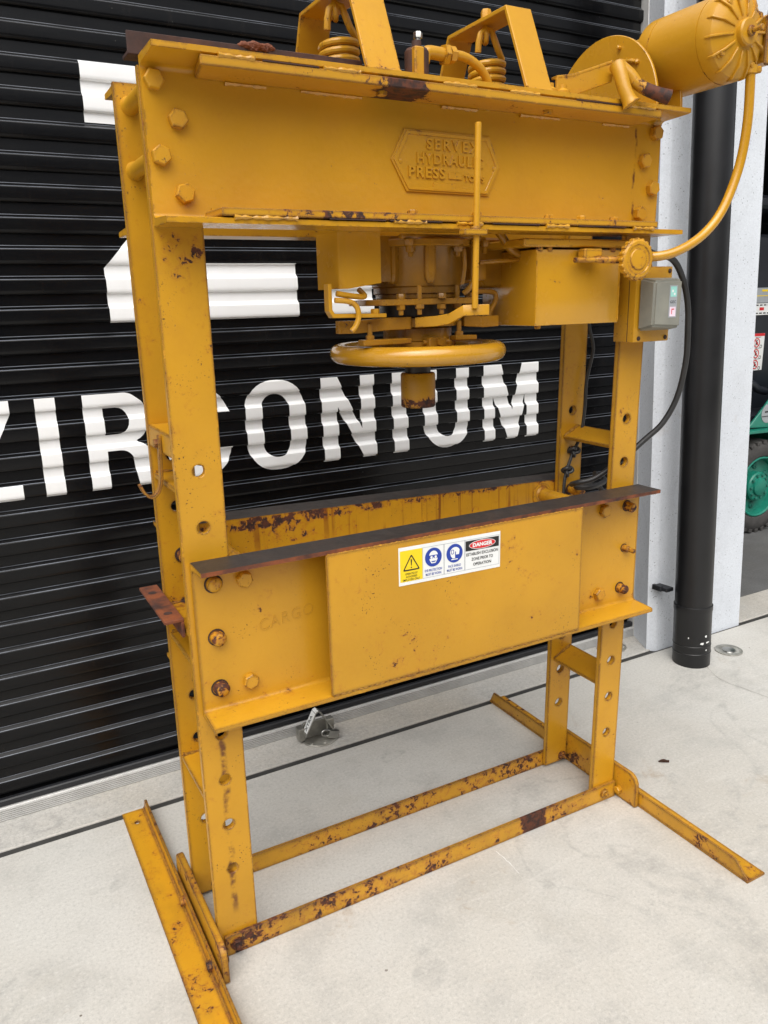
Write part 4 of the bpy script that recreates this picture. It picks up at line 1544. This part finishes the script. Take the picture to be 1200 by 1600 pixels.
# ---------------------------------------------------------------- floor drain, locks, leaf
dr = thing('floor_drain', 'small round metal drain cover set in the concrete beside the downpipe', 'drain', (2.70, .545, 0))
bm = new()
lathe(bm, (0, 0, .0005), (0, 0, 1), [(.060, 0), (.060, .004), (.056, .006), (.038, .0045), (.034, .002), (.030, .002)], 36)
obj('rim', bm, 'zinc', dr)
bm = new()
lathe(bm, (0, 0, .0005), (0, 0, 1), [(.030, .0015), (.028, .006), (.010, .009), (0, .009)], 24)
obj('cap', bm, 'steel', dr)

def floor_lock(name, label, x, y):
    t = thing(name, label, 'lock', (x, y, .003), 'floor anchors of the roller door')
    bm = new()
    pr = arc(0, 0, .070, .062, 180, 360, 18)+[(.070, .03), (-.070, .03)]
    prism(bm, pr, 0, .005, AZ, bev=.0012)
    for px, py in ((-.045, -.028), (0, -.045), (.045, -.028)):
        lathe(bm, (px, py, .005), (0, 0, 1), [(.007, 0), (.006, .002), (0, .003)], 12)
    obj('floor_plate', bm, 'zinc', t)
    return t
lk = floor_lock('floor_lock', 'zinc floor anchor lock under the door with triangular strap', .777, .822)
bm = new()
strip(bm, [(-.068, -.012, .036), (-.030, -.012, .108), (-.024, -.012, .122), (-.014, -.012, .126), (-.004, -.012, .120), (.045, -.012, .036)], (0, 1, 0), .034, .005, sub=0)
obj('strap', bm, 'zinc', lk)
bm = new()
box(bm, -.085, -.062, -.006, .030, .010, .060, .002)
box(bm, .030, .060, .000, .030, .010, .066, .002)
box(bm, -.06, .035, .012, .022, .005, .070, .002)
obj('lug', bm, 'zinc', lk)
bm = new()
strip(bm, [(-.0645, -.012, .0495), (-.0315, -.012, .1120), (-.024, -.012, .1255), (-.014, -.012, .1295)], (0, 1, 0), .031, .0012, bev=0)
obj('strap_label', bm, 'white', lk)
bm = new()
b = text_mesh('XTRA')
xs = [v.co.x for v in b.verts]; zs = [v.co.y for v in b.verts]
p0, p1 = Vector((-.0630, 0, .0535)), Vector((-.0320, 0, .1130))
dv = (p1-p0); nv = Vector((-dv.z, 0, dv.x)).normalized()
for v in b.verts:
    u = (v.co.x-min(xs))/(max(xs)-min(xs)); w = (v.co.y-min(zs))/(max(zs)-min(zs))
    q = p0+dv*(.05+u*.9)+nv*.0022
    v.co = Vector((q.x, -.004-.016*(1-w)-.002, q.z))
add(bm, b)
obj('strap_lettering', bm, 'black', lk)
pad = thing('padlock', 'small chrome padlock hanging on the floor anchor strap', 'padlock', (.800, .792, .030))
bm = new()
Mx = Matrix.Rotation(R(18), 4, 'Y')
box(bm, -.004, .038, -.011, .011, -.014, .016, .004, mat=Mx, seg=2)
obj('lock_body', bm, 'steel', pad)
bm = new()
tube(bm, [Mx @ Vector(p) for p in ((.0, 0, -.010), (-.018, 0, -.010), (-.027, 0, -.004), (-.029, 0, .001), (-.027, 0, .007), (-.018, 0, .012), (.0, 0, .012))], .0036, 10)
obj('shackle', bm, 'steel', pad)
bm = new()
cyl(bm, Mx @ Vector((.038, 0, -.004)), Mx @ Vector((.043, 0, -.004)), .005, n=12)
obj('keyway', bm, 'rust_orange', pad)
floor_lock('floor_lock', 'bare zinc floor anchor plate behind the right posts, without strap', 2.27, .842)

def leaf(label, x, y, s, rz):
    bm = new()
    n = 7
    top = []; bot = []
    for k in range(n+1):
        t = k/n
        w = s*.20*math.sin(math.pi*t)**.8
        top.append(bm.verts.new(((t-.5)*s, w, .004+s*.16*math.sin(t*3))))
        bot.append(bm.verts.new(((t-.5)*s, -w, .006+s*.22*math.sin(t*2.4))))
    mid = [bm.verts.new(((k/n-.5)*s, 0, .001+s*.02*k/n)) for k in range(n+1)]
    for k in range(n):
        for a, b in ((top, mid), (mid, bot)):
            try:
                bm.faces.new([a[k], a[k+1], b[k+1], b[k]])
            except ValueError:
                pass
    bmesh.ops.solidify(bm, geom=bm.faces[:], thickness=.0006)
    o = obj('dry_leaf', bm, 'leaf', None, (x, y, .001))
    o.rotation_euler = (0, 0, rz)
    return tag(o, label, 'leaf')
leaf('curled brown dry leaf lying on the concrete beside the right foot', 1.748, .055, .036, R(-38))

# ---------------------------------------------------------------- forklift in the open doorway
fk = thing('forklift', 'teal forklift parked in the dark doorway past the concrete panel', 'forklift', (4.42, 1.70, 0))
bm = new()
lathe(bm, (0, 0, .318), (0, -1, 0), [(.200, -.24), (.300, -.235), (.316, -.21), (.318, -.12), (.318, -.05), (.310, -.010), (.285, .008), (.245, .012), (.212, .004), (.200, -.02)], 64)
for k in range(32):
    a = 2*math.pi*k/32
    p = Vector((math.cos(a)*.302, .015, .318+math.sin(a)*.302))
    b = new()
    box(b, -.016, .016, -.024, .03, -.010, .014, .003)
    add(bm, b, Matrix.Translation(p) @ Matrix.Rotation(-a+math.pi/2, 4, 'Y'))
tyre = obj('tyre', bm, 'tyre', fk)
bm = new()
lathe(bm, (0, 0, .318), (0, -1, 0), [(.201, -.10), (.205, .0), (.198, .004), (.188, -.004), (.180, -.05), (.150, -.060), (.100, -.055), (.098, -.018), (.090, -.010), (.062, -.008), (.058, .006), (.050, .010), (0, .012)], 48)
rim = obj('rim', bm, 'teal', fk)
bm = new()
for k in range(10):
    a = 2*math.pi*k/10
    hexbolt(bm, (math.cos(a)*.080, .009, .318+math.sin(a)*.080), (0, -1, 0), .017, .012)
for k in range(6):
    a = 2*math.pi*(k+.5)/6
    lathe(bm, (math.cos(a)*.135, .058, .318+math.sin(a)*.135), (0, -1, 0), [(.024, 0), (.020, .012), (.010, .014), (.009, .020), (0, .020)], 14)
obj('wheel_nut', bm, 'teal_dull', fk)
bm = new()
# mudguard lip and sloping cowl
prism(bm, [(-.42, .660), (-.40, .690), (-.30, .718), (.60, .690), (.60, .668), (-.28, .696), (-.38, .674)], -.02, .06, AY, bev=.003)
prism(bm, [(-.135, .722), (.175, 1.000), (.62, 1.000), (.62, .675)], .03, .048, AY, bev=.004)
box(bm, .62, 1.9, .02, 1.05, .20, 1.02, .03)
obj('chassis', bm, 'teal', fk)
bm = new()
lathe(bm, (.045, .029, .805), (0, -1, 0), [(0, 0), (.062, 0), (.062, .001), (0, .001)], 28, 0)
box(bm, .015, .07, .0265, .0275, .812, .822, 0, mi=1)
box(bm, -.01, .095, .0265, .0275, .785, .790, 0, mi=1)
lathe(bm, (.052, .0278, .838), (0, -1, 0), [(0, 0), (.008, 0), (.008, .001), (0, .001)], 12, 2)
obj('round_decal', bm, ('grey_print', 'black', 'red_print'), fk)
bm = new()
box(bm, -.75, -.62, .10, .34, .05, 2.6, .006)
box(bm, -.75, -.62, .70, .94, .05, 2.6, .006)
for z in (.6, 1.4, 2.5):
    box(bm, -.73, -.64, .34, .70, z, z+.1, .004)
obj('mast', bm, 'navy', fk)
bm = new()
tube(bm, [(-.30, .16, 1.02), (-.16, .14, 1.04), (-.02, .13, 1.00), (.06, .13, .955), (.14, .13, .935)], .026, 12)
obj('steering_hose', bm, 'navy', fk)
bm = new()
box(bm, -.36, 1.2, .28, 1.0, .62, 1.95, .02)
box(bm, -.36, .60, .07, .278, .74, .80, .01)
box(bm, -.40, 1.6, .20, 1.05, 2.10, 2.18, .02)
box(bm, -.38, -.30, .20, .28, 1.0, 2.1, .01)
box(bm, 1.45, 1.55, .20, .28, 1.0, 2.1, .01)
obj('cab', bm, 'navy', fk)
bm = new()
yk = .275
box(bm, .05, .272, yk-.002, yk+.004, 1.062, 1.310, 0, mi=0)
box(bm, .05, .272, yk-.0035, yk-.002, 1.292, 1.310, 0, mi=1)
for k in range(3):
    cx_, cz_ = .195, 1.248-k*.073
    flat(bm, [circle(cx_, cz_, .032, 24), circle(cx_, cz_, .025, 24)], yk-.0035, 1)
    flat(bm, [(cx_-.023, cz_+.018), (cx_-.018, cz_+.023), (cx_+.023, cz_-.018), (cx_+.018, cz_-.023)], yk-.0035, 1)
    flat(bm, circle(cx_, cz_+.014, .006, 10), yk-.0030, 2)
    flat(bm, [(cx_-.008, cz_+.007), (cx_+.010, cz_+.005), (cx_+.016, cz_-.020), (cx_+.006, cz_-.009), (cx_-.012, cz_-.020)], yk-.0030, 2)
    flat(bm, [circle(cx_+.045, cz_-.026, .012, 14), circle(cx_+.045, cz_-.026, .008, 14)], yk-.0030, 2)
    flat(bm, rect(cx_-.015, cx_+.040, cz_+.035, cz_+.038), yk-.0030, 2)
obj('warning_decal', bm, ('white', 'red_print', 'black'), fk)
bm = new()
box(bm, .05, .45, yk-.002, yk+.004, 1.512, 1.610, 0, mi=0)
box(bm, .05, .45, yk-.002, yk+.004, 1.432, 1.508, 0, mi=1)
flat(bm, rect(.19, .235, 1.462, 1.482), yk-.003, 2)
for z in (1.493, 1.440):
    for k in range(9):
        flat(bm, rect(.07+k*.040, .07+k*.040+.027, z, z+.008), yk-.003, 3)
flat(bm, rect(.20, .26, 1.585, 1.598), yk-.003, 4)
flat(bm, rect(.07, .43, 1.555, 1.560), yk-.003, 4)
obj('spec_decal', bm, ('grey_print', 'white', 'red_print', 'black', 'yellow_print'), fk)
